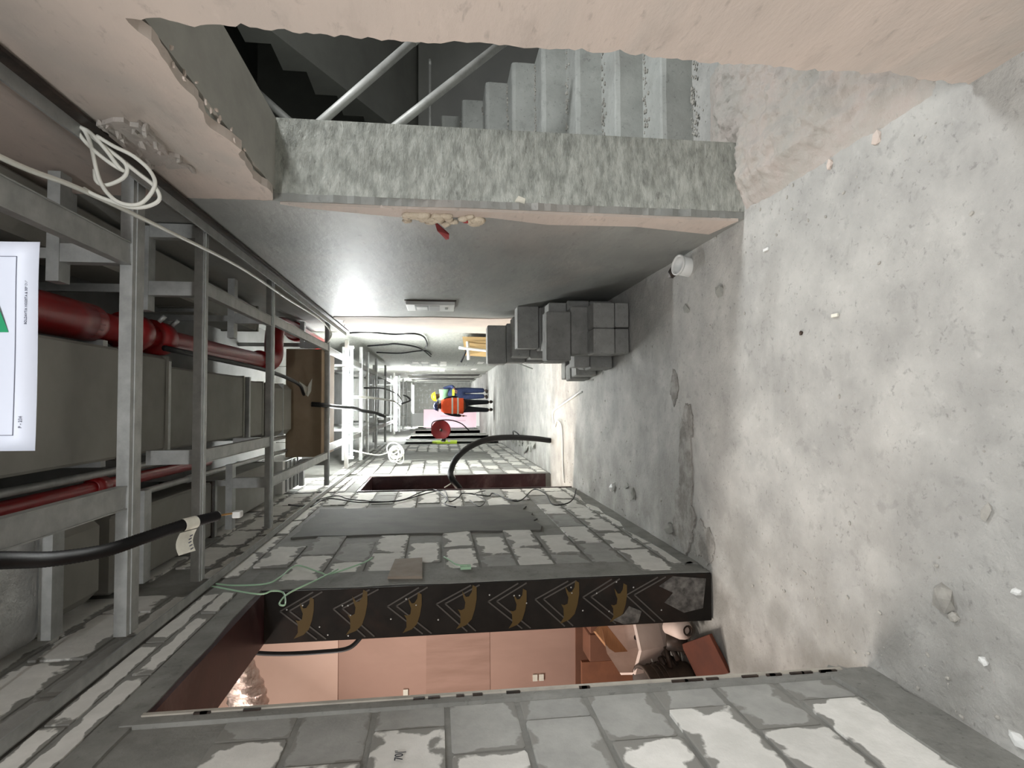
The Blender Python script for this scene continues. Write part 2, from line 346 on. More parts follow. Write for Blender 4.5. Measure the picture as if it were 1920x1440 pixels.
# near piece beside the first opening: half blocks smeared with mortar at the jamb
k = 0
for k in range(-1, 13):
    z0 = ZB+CH*k; a, b = max(z0, 0)+J, z0+CH-J
    ye = 1.76 if k % 2 == 0 else 1.62
    if z0 > 2.1: break
    block(ye+J, 1.90, a, b, True, dx=-.006)
    y = ye
    for q, L in enumerate((.5, .52, .48, .5, .5)):
        block(y-L+J, y-J, a, b, (k in (4,) and q == 0) or (q > 0 and random.random() < .25)); y -= L
courses(-1.0, 3.13, 2.485, 2.66, L=.6, pgrey=.0)
courses(-1.0, 3.13, 2.67, TOP-.05, pgrey=.4)
sk = lambda y, z: (4.30 < y < 5.45 and .62 < z < 2.55) or y < 3.38
courses(3.13, 6.45, 0, TOP-.05, L=.52, pgrey=.12, skip=sk)
courses(6.50, 7.80, 2.485, TOP-.05, pgrey=.3)
sk2 = lambda y, z: (9.9 < y < 11.6 and .5 < z < 2.4) or y < 7.98
courses(7.80, 13.7, 0, 2.9, L=.5, pgrey=.2, skip=sk2)
# cement work on the wall
def slab(name, poly, axis, a, b, mt, parent=wl): return prism(name, poly, axis, a, b, mt, parent)
def rough_rect(y0, y1, z0, z1, amp=.02, n=10, seed=0):
    q = []; rnd = random.Random(seed)
    for (ya, za, yb, zb) in ((y0,z0,y1,z0), (y1,z0,y1,z1), (y1,z1,y0,z1), (y0,z1,y0,z0)):
        for i in range(n):
            t = i/n; q.append((ya+(yb-ya)*t+rnd.uniform(-amp, amp), za+(zb-za)*t+rnd.uniform(-amp, amp)))
    return q
slab('plaster_patch', rough_rect(4.34, 5.42, .72, 2.52, .03, seed=1), 'x', XL-.02, XL+.004, cement_dk)
slab('plaster_patch', rough_rect(10.0, 11.5, .55, 2.4, .03, seed=2), 'x', XL-.02, XL+.004, cement)
slab('plaster_patch', rough_rect(3.135, 3.40, .0, 2.4, .015, seed=3), 'x', XL-.02, XL+.001, cement)
slab('plaster_patch', rough_rect(1.0, 3.45, 2.385, 2.48, .008, seed=4), 'x', XL-.02, XL+.002, cement)
slab('plaster_patch', rough_rect(6.46, 8.1, 2.365, 2.48, .008, seed=5), 'x', XL-.02, XL+.002, cement)
slab('plaster_patch', rough_rect(7.81, 7.98, .0, 2.38, .01, seed=6), 'x', XL-.02, XL+.002, cement)
slab('plaster_patch', rough_rect(.2, 1.93, -.02, .16, .03, seed=8), 'x', XL-.02, XL+.008, cement)
slab('plaster_patch', rough_rect(3.3, 6.4, -.02, .1, .03, seed=9), 'x', XL-.02, XL+.006, cement)
# mortar bead proud of the near jamb edge
slab('plaster_patch', [(1.885, 0), (1.93, 0), (1.93, 2.42), (1.87, 2.42)], 'x', XL-.02, XL+.006, cement)
box('edge_strip', (XL-.01, 1.914, .1), (XL+.011, 1.93, 2.38), wood_pale, wl)
for i in range(22):
    z = .12+2.2*random.random(); box('edge_gap', (XL+.003, 1.906, z), (XL+.0115, 1.916, z+random.uniform(.015,.06)), dark_metal, wl)
# handwriting on one pale block: figures read with the photo turned upright
mt_ = Matrix.Translation((XL+.0075, 1.615, 1.60)) @ Matrix.Rotation(R(90), 4, 'Z') @ Matrix.Rotation(R(90), 4, 'X')
text('handwriting', "70|'", .032, ink, mt_, wl)
# film faced plywood lining of the first opening
lining = empty('door_lining', (-1.07, 2.5, 0), 'film-faced plywood lining of the near door opening, black far side with chevron print', 'door lining')
far_j = box('jamb_board', (-1.2, 3.112, 0), (XL-.003, 3.14, DH), plyblack, lining)
box('head_board', (-1.2, 1.93, DH-.018), (XL-.003, 3.112, DH+.01), plyred, lining)
box('jamb_board', (-1.2, 1.925, 0), (XL-.003, 1.94, DH), ply, lining)
# printed pattern on the black board: chevron lines and yellow beast emblems (X across, Z up)
def chev(z, flip):
    x0, x1 = -1.19, XL-.012; s = .16
    for d in (0, .045):
        a = (x0, z+d) if not flip else (x1, z+d); c = ((x0+x1)/2+.03, z+d+s); e = (x1, z+d-.02) if not flip else (x0, z+d-.02)
        for q, r in ((a, c), (c, e)):
            dx, dz = r[0]-q[0], r[1]-q[1]; L = math.hypot(dx, dz); nx, nz_ = -dz/L*.0035, dx/L*.0035
            prism('printed_line', [(q[0]-nx, q[1]-nz_), (r[0]-nx, r[1]-nz_), (r[0]+nx, r[1]+nz_), (q[0]+nx, q[1]+nz_)], 'y', 3.1105, 3.113, printw, far_j)
for i, z in enumerate((.28, .52, .78, 1.03, 1.3, 1.55, 1.82, 2.08)): chev(z, i % 2)
BEAST = [(.42,.07), (.27,-.01), (.27,-.08), (.37,-.16), (.53,-.19), (.47,-.28), (.19,-.26), (-.05,-.2), (-.27,-.11), (-.39,.03), (-.46,.27), (-.32,.16), (-.11,.15), (0,.2), (-.03,.12), (0,.04), (.14,.01), (.27,.05)]
for i, (x, z) in enumerate(((-1.085,.53), (-1.07,.80), (-1.09,1.08), (-1.07,1.35), (-1.085,1.63), (-1.07,1.91), (-1.085,2.17))):
    s = .22 if i % 2 else .2; a = R(4)
    prism('printed_emblem', [(x+(u*math.cos(a)-v*math.sin(a))*s, z+(u*math.sin(a)+v*math.cos(a))*s) for u, v in BEAST], 'y', 3.1104, 3.113, printy, far_j)
for i in range(26):
    x, z = random.uniform(-1.18,-.96), random.uniform(.05,2.3)
    lathe('nail_head', [(0, .0), (.0, .005), (.002, .004), (.003, 0)], (x, 3.1125, z), (0,-1,0), steel, far_j, seg=6)
prism('cement_splash', [(-1.13,.05), (-.97,.03), (-.95,.22), (-1.0,.3), (-1.04,.22), (-1.09,.27), (-1.15,.16)], 'y', 3.109, 3.113, splash_m, far_j)
prism('cement_splash', [(-1.19,.42), (-1.13,.4), (-1.1,.47), (-1.14,.5), (-1.17,.56), (-1.195,.5)], 'y', 3.109, 3.113, splash_m, far_j)
# second opening lining
ln2 = empty('door_lining', (-1.07, 7.3, 0), 'maroon plywood lining of the second door opening, past the dangling black wires', 'door lining')
box('jamb_board', (-1.2, 7.78, .06), (XL-.003, 7.81, 2.36), plyred, ln2)
box('head_board', (-1.2, 6.52, 2.335), (XL-.003, 7.78, 2.365), plyred, ln2)
box('jamb_board', (-1.2, 6.49, 0), (XL+.004, 6.52, 2.36), plyred, ln2)
# pale frames of the far openings
for i, (a, b) in enumerate(OP):
    fr = empty('door_lining', (-1.05, (a+b)/2, 0), ['pale lining of the far opening where the yellow vest hangs', 'pale lining of the far opening beside the red hose reel', 'pale lining of the far opening behind the hose reel', 'pale lining of the farthest opening on the block wall side'][i], 'door lining')
    box('jamb_board', (-1.2, a-.12, 0), (XL+.012, a, 2.3), conc, fr); box('jamb_board', (-1.2, b, 0), (XL+.012, b+.2, 2.3), conc, fr)
    box('head_board', (-1.2, a, 2.26), (XL+.012, b, 2.32), conc, fr)

# ---------------------------------------------------------------- rooms behind the left wall
tag(box('wall_room_far', (-4.4, 4.62, 0), (-1.2, 4.78, TOP), pinkd), 'salmon pink wall seen through the near door opening', 'wall', kind='structure')
wrf = bpy.data.objects['wall_room_far']
prism('paint_band', [(-4.3, 2.25), (-1.25, 2.24), (-1.25, 3.58), (-4.3, 3.58)], 'y', 4.612, 4.63, pinkp, wrf)
prism('damp_band', [(-4.3, 1.08), (-1.25, 1.1), (-1.25, 1.58), (-4.3, 1.6)], 'y', 4.616, 4.63, M('streaked_salmon', (.41,.265,.215), (.33,.21,.165), None, scale=16, aniso=(1,1,.12), bump=.2), wrf)
prism('bare_band', [(-4.3, 0), (-1.25, 0), (-1.25, .41), (-4.3, .43)], 'y', 4.60, 4.63, brown, wrf)
for x, z in ((-2.15, .74), (-2.15, .69), (-2.3, .75), (-2.2, 1.74)):
    box('sticker', (x-.025, 4.608, z-.018), (x+.025, 4.62, z+.018), label_m, wrf)
tag(boxes('wall_rooms', [((-4.5,.2,0), (-4.38,28,TOP)), ((-4.4,.2,0), (-1.2,.34,TOP)), ((-4.4,9.3,0), (-1.2,9.45,TOP)), ((-2.6,13,0), (-2.45,27,TOP))], pinkd), 'hidden partition walls of the rooms off the corridor', 'wall', kind='structure')
tag(box('wall_back', (-1.2,-4.2,0), (1.3,-4.05,TOP), conc), 'corridor end wall behind the viewer', 'wall', kind='structure')

# ---------------------------------------------------------------- right wall: core, plaster skin with broken edges, pier
O0, O1, OZ = 1.46, 2.71, 2.22
core = [((.945,-4.2,-.05), (1.29, O0-.01, TOP)), ((.945, O0-.01, OZ+.02), (1.29, O1, TOP)), ((.945, O1, -.05), (1.29, 7.52, TOP)), ((.97, 7.52, -.05), (1.3, 27.2, TOP))]
wr = tag(boxes('wall_right', core, pier_m), 'rough concrete wall with the stair opening on the side of the white fixture', 'wall', kind='structure')
bm = bmesh.new()
# plaster skin: grid cells kept outside a wobbling opening outline
def skin_strip(name, y0, y1, z0, z1, edge, mat, x0=XR, x1=.945, ny=1, nzz=60):
    """vertical skin whose one edge (edge='y1','z0','y0') is broken"""
    v = []; f = []
    if edge in ('y1', 'y0'):
        for i in range(nzz+1):
            z = z0+(z1-z0)*i/nzz; w_ = .022*nz(z*5, 1.3)+.016*nz(z*17, 4)+.012*nz(z*43, 2)+.008*nz(z*105, 6)
            ya, yb = (y0, y1+w_) if edge == 'y1' else (y0+w_*.6, y1)
            for x in (x0+.004*nz(z*2, 9), x1): v += [(x, ya, z), (x, yb, z)]
    else:
        for i in range(nzz+1):
            y = y0+(y1-y0)*i/nzz; w_ = .03*nz(y*6, 7.3)+.02*nz(y*19, 4)+.018*nz(y*47, 2)+.010*nz(y*110, 2)
            for x in (x0, x1): v += [(x, y, z0+w_), (x, y, z1)]
    n = 4
    for i in range(nzz):
        a, b = i*n, (i+1)*n
        f += [(a, a+1, b+1, b), (a+2, b+2, b+3, a+3), (a+1, a+3, b+3, b+1), (a, b, b+2, a+2)]
    o = mesh(name, v, f, mat, wr)
    bm = bmesh.new(); bm.from_mesh(o.data); bmesh.ops.recalc_face_normals(bm, faces=bm.faces); bm.to_mesh(o.data); bm.free()
    return o
skin_strip('plaster_skin', -4.0, O0, -.03, OZ+.04, 'y1', plaster, nzz=140)
skin_strip('plaster_skin', -4.0, O1+.004, OZ+.0, TOP, 'z0', plaster, nzz=200)
skin_strip('plaster_skin', O1, 7.54, -.03, TOP, 'y0', plaster2, nzz=120)
# ragged lintel underside inside the opening and bare chipped patch above
rnd = random.Random(5)
for i in range(18):
    y = O0+.03+(O1-O0-.06)*i/26+rnd.uniform(-.02,.02)
    rock('plaster_chip', (.925+rnd.uniform(-.01,.03), y, OZ-.012+rnd.uniform(-.012,.012)), (.006, .011, .006), plaster, seed=i, parent=wr)
box('lintel_underside', (.96, O0-.02, OZ+.002), (1.29, O1, OZ+.03), soffit_m, wr)
prism('chipped_patch', rough_rect(1.98, 2.32, 2.44, 2.58, .03, 6, 11), 'x', .895, .915, mound_m, wr)
for i in range(22):
    rock('plaster_chip', (.90, rnd.uniform(2.0,2.36), rnd.uniform(2.42,2.57)), (.012, .03, .012), mound_m, seed=40+i, parent=wr)
# pinkish flaked edge of plaster along the pier, pale pink patch towards the far end
prism('plaster_flake', [(O1+.005, .02), (2.95, .06), (2.86, .5), (2.88, .95), (2.80, 1.25), (2.84, 1.7), (2.76, 2.1), (O1+.005, 2.2)], 'x', .898, .912, plaster, wr)
prism('plaster_flake', rough_rect(6.2, 7.5, .0, 2.55, .05, 8, 12), 'x', .903, .912, M('pale_pink_skim', (.60,.52,.46), (.5,.45,.41), None, scale=3, bump=.2, bscale=14), wr)
rock('foam_knob', (.95, O1-.005, 1.09), (.03, .008, .035), label_m, seed=3, parent=wr)
# far courses showing on the right wall
for yy, p0 in ((13.6, 0), (16.2, .1)):
    for kk in range(-1, 10):
        z0 = ZB+CH*kk
        if z0 < .3: continue
        block(yy, yy+.75, z0+.012, z0+CH-.02, random.random() < .35, wr, .97, 1)
        block(yy+.8, yy+1.6, z0+.012, z0+CH-.02, random.random() < .35, wr, .97, 1)
for i, (a, b) in enumerate(((18.6, 20.2), (21.4, 23.2), (24.2, 25.6))):
    fr = empty('wall_recess', (1.0, (a+b)/2, 0), ['nearest of the far dark recess panels opposite the hose reel', 'middle of the far dark recess panels opposite the hose reel', 'farthest of the dark recess panels opposite the hose reel'][i], 'recess')
    box('panel', (.955, a, .1), (.972, b, 2.35), plyblack, fr)  # black panel puts the shade inside a far opening into its colour
    box('frame_post', (.93, a-.12, 0), (.972, a, 2.5), conc, fr); box('frame_post', (.93, b, 0), (.972, b+.12, 2.5), conc, fr)

# ---------------------------------------------------------------- stairwell
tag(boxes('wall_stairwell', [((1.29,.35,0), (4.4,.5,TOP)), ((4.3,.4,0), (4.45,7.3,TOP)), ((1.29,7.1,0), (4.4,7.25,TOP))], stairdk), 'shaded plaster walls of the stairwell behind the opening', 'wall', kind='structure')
st = empty('staircase', (2.0, 3.28, 0), 'bare concrete stair flight rising beyond the side opening', 'staircase'); st['kind'] = 'structure'
r_, g_ = .183, .31
for k in range(10):
    y0 = 3.28+g_*k; z1 = r_*(k+1)
    bm = bmesh.new()
    nX = 22; v = []
    # rounded chipped nosing
    prof = [(y0, z1-r_-.02), (y0-.004, z1-.03), (y0+.004, z1-.008), (y0+.02, z1), (y0+g_+.02, z1), (y0+g_+.02, z1-r_-.02)]
    vs = []; fs = []; n = len(prof)
    for i in range(nX+1):
        x = 1.292+(2.7-1.292)*i/nX
        for j, (yy, zz) in enumerate(prof):
            q = .006*nz(x*9, k*3.1, j*.7) if j in (1,2,3) else 0
            vs.append((x, yy+q, zz+q*.6))
    for i in range(nX):
        for j in range(n): fs.append((i*n+j, i*n+(j+1) % n, (i+1)*n+(j+1) % n, (i+1)*n+j))
    fs += [tuple(range(n)), tuple(nX*n+j for j in range(n))[::-1]]
    mesh('step', vs, fs, stair_m, st)
    # loose grit in the inner corner of each tread
    bm = bmesh.new(); rg = random.Random(100+k)
    for i in range(80):
        s = rg.uniform(.004, .014); c = Vector((rg.uniform(1.32, 2.66), y0-.012-abs(rg.gauss(0, .04)), z1-r_+s*.25))
        bmesh.ops.create_icosphere(bm, subdivisions=1, radius=s, matrix=Matrix.Translation(c) @ Matrix.Diagonal((1.2, 1, .7, 1)))
    gg = from_bm('tread_grit', bm, rubble_m, st); gg['kind'] = 'stuff'
tag(prism('stair_soffit', [(3.3, -.05), (6.4, 1.75), (6.4, 1.6), (3.6, -.05)], 'x', 1.3, 2.69, stair_m, st))
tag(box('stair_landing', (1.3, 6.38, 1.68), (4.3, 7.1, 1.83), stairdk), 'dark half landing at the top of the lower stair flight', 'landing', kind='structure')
# upper flight climbing back towards the viewer on the right
pts = [(6.4, 1.72)]; y, z = 6.4, 1.83
top = []
while y > 3.0:
    top += [(y, z), (y, z+.187)]; z += .187; y -= .36
prof = [(6.4, 1.64)]+top+[(y+.36, z-.28)]
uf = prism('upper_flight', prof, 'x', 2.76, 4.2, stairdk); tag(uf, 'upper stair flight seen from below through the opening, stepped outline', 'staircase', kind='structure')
tag(box('wall_stair_divider', (2.95, 6.2, 0), (4.3, 6.35, 1.7), M('stairwell_pale_plaster', (.46,.46,.44), (.40,.40,.385), None, scale=2, bump=.1)), 'grey wall under the upper stair flight', 'wall', kind='structure')
def pole(name, a, b, r, label, mt=pipe_m, cat='pole', group=None):
    root = empty(name, ((a[0]+b[0])/2, (a[1]+b[1])/2, min(a[2], b[2])), label, cat, group)
    tube('shaft', [a, b], r, mt, root, seg=14)
    va, vb = Vector(a), Vector(b); d = (vb-va).normalized()
    for q, s in ((va, 1), (vb, -1)): tube('end_cap', [q-d*s*.002, q+d*s*.05], r*1.12, mt, root, seg=14)
    return root
pole('scaffold_pole', (2.30, 3.65, 1.62), (1.45, 3.55, 2.42), .028, 'slanting scaffold pole in stair opening with paint splash, upper of the bright pair')
pole('scaffold_pole', (2.36, 3.7, 1.05), (1.46, 3.6, 2.03), .028, 'slanting scaffold pole in stair opening, the one closest to the steps')
pole('scaffold_pole', (2.55, 4.3, 3.15), (1.5, 4.3, 1.95), .028, 'dim scaffold pole slanting the other way in the dark stair opening')
pole('scaffold_pole', (1.6, 4.9, 1.56), (2.9, 4.9, 1.56), .012, 'thin rod running level across the dark stair opening', cat='rod')

# ---------------------------------------------------------------- end of the corridor
we = tag(box('wall_end', (-1.2, 27.0, 0), (1.3, 27.2, TOP), mortar), 'block wall closing the far end of the corridor', 'wall', kind='structure')
me_e = me_grey
for k in range(1, 12):
    z0 = ZB+CH*k; y = 1.0-(.25 if k % 2 else 0)
    if z0 > 2.5: break
    while y > -.15:
        o = bpy.data.objects.new('block', me_e); COL.objects.link(o); o.parent = we
        o.location = (y-.24, 26.995, z0+CH/2); o.scale = (.47, .02, CH-.03); y -= .5

# ---------------------------------------------------------------- ceiling frame of galvanised studs
ZB0, ZB1 = 2.66, 2.705
def stud(name, a, b, parent, lip=True):
    """channel section: web below, two flanges up, so that it reads as a folded steel stud"""
    bm = bmesh.new(); bmbox(bm, a, b)
    o = from_bm(name, bm, steel, parent); return o
def frame(y, label, depth=.09, upper=True, xs=(.58,), xl=-.87, xr=.89, upper_spans=None):
    root = empty('ceiling_frame', (0, y, ZB0), label, 'metal frame', 'stud frames hung across the corridor')
    stud('cross_stud', (xl, y, ZB0), (xr, y+depth, ZB1), root)
    bm = bmesh.new(); bmbox(bm, (xl, y+depth*.28, ZB0-.004), (xr, y+depth*.34, ZB0))
    from_bm('folded_rib', bm, steel, root)
    if upper:
        for a, b in (upper_spans or ((xl, -.42), (.47, xr))): stud('upper_stud', (a, y, 2.92), (b, y+.07, 2.965), root)
        for x in xs: stud('upright', (x-.035, y+.005, ZB1), (x+.035, y+.06, 2.92), root)
    for x in [q for q in xs if .3 < abs(q) < .7]: stud('hanger', (x-.02, y+.02, 2.96 if upper else ZB1), (x+.02, y+.045, TOP), root)
    return root
frame(2.40, 'metal stud frame across the ceiling nearest the hanging paper sign', .09, True, (.58,))
frame(3.09, 'metal stud frame across the ceiling, second from the viewer', .06, True, (.58, .87, -.26))
frame(4.33, 'metal stud frame across the ceiling, third from the viewer', .06, True, (.61, -.27, -.55))
frame(6.52, 'metal stud frame across the ceiling just past the cardboard box', .07, True, (.64, -.62), upper_spans=((-.87,-.59),(.61,.89)))
for i, (y, t) in enumerate(((9.35, 'first beyond the nearest tube light'), (10.2, 'second beyond the nearest tube light'), (11.63, 'third beyond the nearest tube light'), (13.66, 'fourth beyond the nearest tube light'), (18.7, 'first beyond the second tube light'), (20.7, 'second beyond the second tube light'), (22.9, 'third beyond the second tube light'))):
    frame(y, 'metal stud frame across the ceiling, '+t, .07, True, (.6, -.4), upper_spans=((-.87, .89),))
def rail(a, b, label):
    root = empty('ceiling_runner', ((a[0]+b[0])/2, (a[1]+b[1])/2, a[2]), label, 'metal stud')
    boxes('web', [((a[0], a[1], a[2]), (b[0], b[1], a[2]+.03))], steel, root)
    boxes('flange', [((a[0]-.004, a[1], a[2]-.006), (a[0], b[1], a[2]+.03)), ((b[0], a[1], a[2]-.006), (b[0]+.004, b[1], a[2]+.03))], steel, root)
rail((.54, .6, 2.67), (.62, 2.40, 0), 'long steel stud overhead beside the paper sign, on the red pipe side')
rail((-.39, .6, 2.67), (-.31, 2.40, 0), 'dusty steel stud overhead along the small red pipe')
rail((.56, 3.15, 2.67), (.62, 4.33, 0), 'steel stud overhead between second and third frames, below the big red pipe')
rail((.58, 4.39, 2.67), (.64, 6.52, 0), 'steel stud overhead leading to the cardboard box on the red pipe side')
rail((-.29, 3.15, 2.67), (-.23, 4.33, 0), 'steel stud overhead under the grey duct edge between second and third frames')
rail((-.58, 4.39, 2.67), (-.52, 6.52, 0), 'steel stud overhead leading to the cardboard box on the block wall side')
rail((.56, 6.6, 2.67), (.62, 16.6, 0), 'far steel stud overhead on the red pipe side running past the lights')
rail((-.5, 6.6, 2.67), (-.44, 16.6, 0), 'far steel stud overhead on the block wall side running past the lights')
wa = empty('wall_angle', (.9, 5, 2.6), 'dark steel angle fixed along the plastered wall under the ceiling', 'metal angle')
boxes('leg', [((.893, -1, 2.585), (.903, 7.5, 2.635))], dark_metal, wa); boxes('leg', [((.85, -1, 2.627), (.893, 7.5, 2.635))], steel, wa)
wa = empty('wall_angle', (-.9, 5, 2.62), 'steel angle fixed along the block wall under the ceiling', 'metal angle')
boxes('leg', [((XL+.004, .2, 2.655), (XL+.012, 13.5, 2.69))], cement, wa); boxes('leg', [((XL+.012, .2, 2.65), (XL+.05, 13.5, 2.657))], steel, wa)

# ---------------------------------------------------------------- ducts and pipes
def duct(name, label, secs, mt=ductm, flange=True):
    root = empty(name, ((secs[0][0]+secs[0][1])/2, secs[0][2], secs[0][4]), label, 'duct')
    for i, (x0, x1, y0, y1, z0, z1) in enumerate(secs):
        box('duct_section', (x0, y0, z0), (x1, y1, z1), mt, root, .012)
        if flange and i:
            box('flange', (x0-.025, y0-.05, z0-.025), (x1+.025, y0-.012, z1+.025), steel, root)
        box('joint_strip', (x0-.006, y1-.03, z0-.006), (x1+.006, y1+.004, z1+.006), dark_metal if i == 0 else ductm, root)
    return root
duct('air_duct', 'central grey panel duct running overhead behind the paper sign', [(-.235,.25,-1.2,2.80,2.885,3.2), (-.25,.265,2.86,3.50,3.0,3.3), (-.26,.225,3.62,4.98,3.05,3.35), (-.27,.20,5.08,5.5,3.05,3.33)])
dz = empty('duct_end_box', (-.05, 5.95, 2.98), 'pale rounded box at the end of the central duct before the cardboard', 'duct box')
bm = bmesh.new(); bmbox(bm, (-.30, 5.58, 2.98), (.2, 6.28, 3.28), .05); from_bm('casing', bm, plastic_w if False else ductm, dz)
boxes('seam', [((-.302, 5.9, 2.975), (.202, 5.915, 3.285))], steel, dz)
duct('air_duct', 'grey duct overhead close to the plastered wall near the cable coil', [(.64,.875,-1.2,2.66,3.06,3.4), (.66,.875,2.72,4.2,3.06,3.36), (.66,.875,4.27,5.5,3.1,3.4)])
duct('air_duct', 'grey duct overhead along the block wall past the foil-wrapped duct', [(-.90,-.53,3.02,4.28,3.03,3.36), (-.89,-.55,4.36,5.85,3.05,3.36)])
box('access_panel', (-.88, 6.0, 3.0), (-.56, 6.8, 3.25), plastic_w, tag(empty('return_grille', (-.72, 6.4, 3.0), 'bright white panel overhead beside the cardboard box', 'panel')))
bpy.data.objects['return_grille']['label'] = 'bright white panel overhead beside the cardboard box'; bpy.data.objects['return_grille']['category'] = 'panel'
for i in range(4): box('slat', (-.87, 6.1+.16*i, 2.985), (-.57, 6.2+.16*i, 3.0), plastic_g, bpy.data.objects['return_grille'])
# foil wrapped duct, wrinkled
def foil_duct():
    root = empty('foil_duct', (-.66, 1.4, 2.93), 'silver foil-wrapped duct overhead beside the block wall, nearest the viewer', 'duct')
    v = []; f = []; ny, nc = 60, 40
    for j in range(ny+1):
        y = -1.0+(2.44+1.0)*j/ny
        for i in range(nc):
            an = 2*math.pi*i/nc; ca, sa = math.cos(an), math.sin(an)
            s = (abs(ca)**4+abs(sa)**4)**(-.25); q = 1+.03*nz(y*4, an*2, 1)+.02*nz(y*13, an*5, 2)
            if abs((y % .55)-.27) < .03: q *= 1.02
            v.append((-.66+.25*ca*s*q, y, 3.16+.19*sa*s*q))
    for j in range(ny):
        for i in range(nc): f.append((j*nc+i, j*nc+(i+1) % nc, (j+1)*nc+(i+1) % nc, (j+1)*nc+i))
    f.append(tuple(ny*nc+i for i in range(nc))[::-1])
    mesh('foil_jacket', v, f, foil, root, True)
    bm = bmesh.new(); bmbox(bm, (-.86, 2.40, 2.975), (-.48, 2.86, 3.3), .05); from_bm('rigid_end', bm, ductm, root)
    for y in (.9, 1.5, 2.05):
        boxes('strap', [((-.915, y, 2.925), (-.405, y+.03, 2.935))], plastic_w, root)
foil_duct()
rp = empty('sprinkler_main_pipe', (.37, 3, 2.95), 'thick red fire main pipe overhead with couplings and a bend', 'pipe')
tube('pipe_run', [(.355, -1, 3.03), (.36, 1.5, 3.03), (.365, 2.78, 3.03)], .083, red, rp, seg=20)
lathe('domed_end', [(-.06, .083), (0, .083), (.03, .075), (.055, .05), (.066, 0)], (.365, 2.80, 3.03), (0,1,0), red, rp)
tube('pipe_run', [(.365, 2.80, 3.03), (.37, 4.2, 3.03), (.385, 5.35, 3.03)], .062, red, rp, seg=20)
for y in (3.15, 3.42): lathe('coupling', [(-.07, .062), (-.07, .092), (.07, .092), (.1, .08), (.115, .062)], (.367, y, 3.03), (0,1,0), red, rp)
for y in (3.3, 3.46): tube('bolt', [(.44, y, 2.96), (.47, y, 2.93)], .012, steel, rp, seg=8)
tube('elbow', [(.385, 5.3, 3.03), (.39, 5.6, 3.03), (.46, 5.75, 3.03), (.6, 5.8, 3.04), (.74, 5.9, 3.05), (.79, 6.1, 3.05), (.8, 6.5, 3.05), (.8, 8.0, 3.05)], .085, red, rp, seg=20)
lathe('coupling', [(-.06, .085), (-.06, .105), (.06, .105), (.06, .085)], (.8, 6.7, 3.05), (0,1,0), red, rp)
rs = empty('sprinkler_branch_pipe', (-.36, 3, 3.0), 'thin red pipe overhead between central duct and foil-wrapped duct', 'pipe')
tube('pipe_run', [(-.37, -1, 3.06), (-.375, 2.5, 3.06), (-.39, 4.3, 3.07)], .03, red, rs, seg=14)
lathe('coupling', [(-.05, .03), (-.05, .042), (.05, .042), (.05, .03)], (-.376, 2.95, 3.06), (0,1,0), red, rs)
for i, (x, z, lb) in enumerate(((-.315, 3.06, 'grey conduit overhead on the duct side of the thin red pipe'), (-.455, 3.05, 'grey conduit overhead on the block wall side of the thin red pipe'))):
    cd = empty('conduit', (x, 3, z), lb, 'conduit'); tube('conduit_run', [(x, 2.1 if i == 0 else 2.6, z), (x-.01, 4, z), (x-.02, 6.3, z)], .018, steel, cd, seg=10)
    tube('connector', [(x-.01, 3.9, z), (x-.01, 4.0, z)], .024, steel, cd, seg=10)
# black cable resting under the red main
tag(tube('power_cable', [(.30, 3.3, 2.93), (.29, 4.2, 2.90), (.27, 5.0, 2.86), (.2, 5.9, 2.84), (.1, 6.25, 2.86)], .016, black), 'black cable drooping under the big red pipe towards the cardboard box', 'cable')
# cardboard box lying on the studs
cb = empty('cardboard_box', (.03, 6.75, 2.71), 'brown cardboard box lying on the ceiling studs before the nearest tube light', 'box')
box('carton', (-.55, 6.36, 2.705), (.58, 7.12, 3.06), card, cb, .004)
box('flap', (-.55, 6.36, 3.06), (.58, 6.7, 3.066), card, cb)
box('tape', (-.55, 6.7, 2.702), (.58, 6.75, 2.705), label_m, cb)
prism('torn_paper', [(.12, 2.9), (.24, 2.93), (.18, 2.85), (.27, 2.8), (.14, 2.81), (.08, 2.84)], 'y', 6.352, 6.357, label_m, cb)

# ---------------------------------------------------------------- tube lights
def tube_light(y, z, label, L=1.45, r=.02):
    root = empty('tube_light', (0, y, z), label, 'lamp', 'fluorescent tube lights across the ceiling')
    box('batten', (-.85, y-.02, z+.055), (.86, y+.045, z+.10), plastic_w, root)
    x0 = -.70 if y < 10 else -.72
    for x in (-.5, .5): tube('hanging_wire', [(x, y, z+.09), (x, y, TOP)], .004, steel, root, seg=5)
    for x in (x0-.03, x0+L): box('lampholder', (x, y-.015, z-.015), (x+.03, y+.04, z+.06), plastic_w, root)
    for dy in (-.012, .034): tube('tube', [(x0, y+dy, z+.015), (x0+L, y+dy, z+.015)], r*.75, tube_m, root, seg=10)
tube_light(8.05, 2.625, 'nearest glowing fluorescent tube light across the ceiling')
tube_light(16.4, 2.60, 'second glowing fluorescent tube light, above the far workers')
tube_light(24.0, 2.45, 'farthest glowing fluorescent tube light near the end wall')

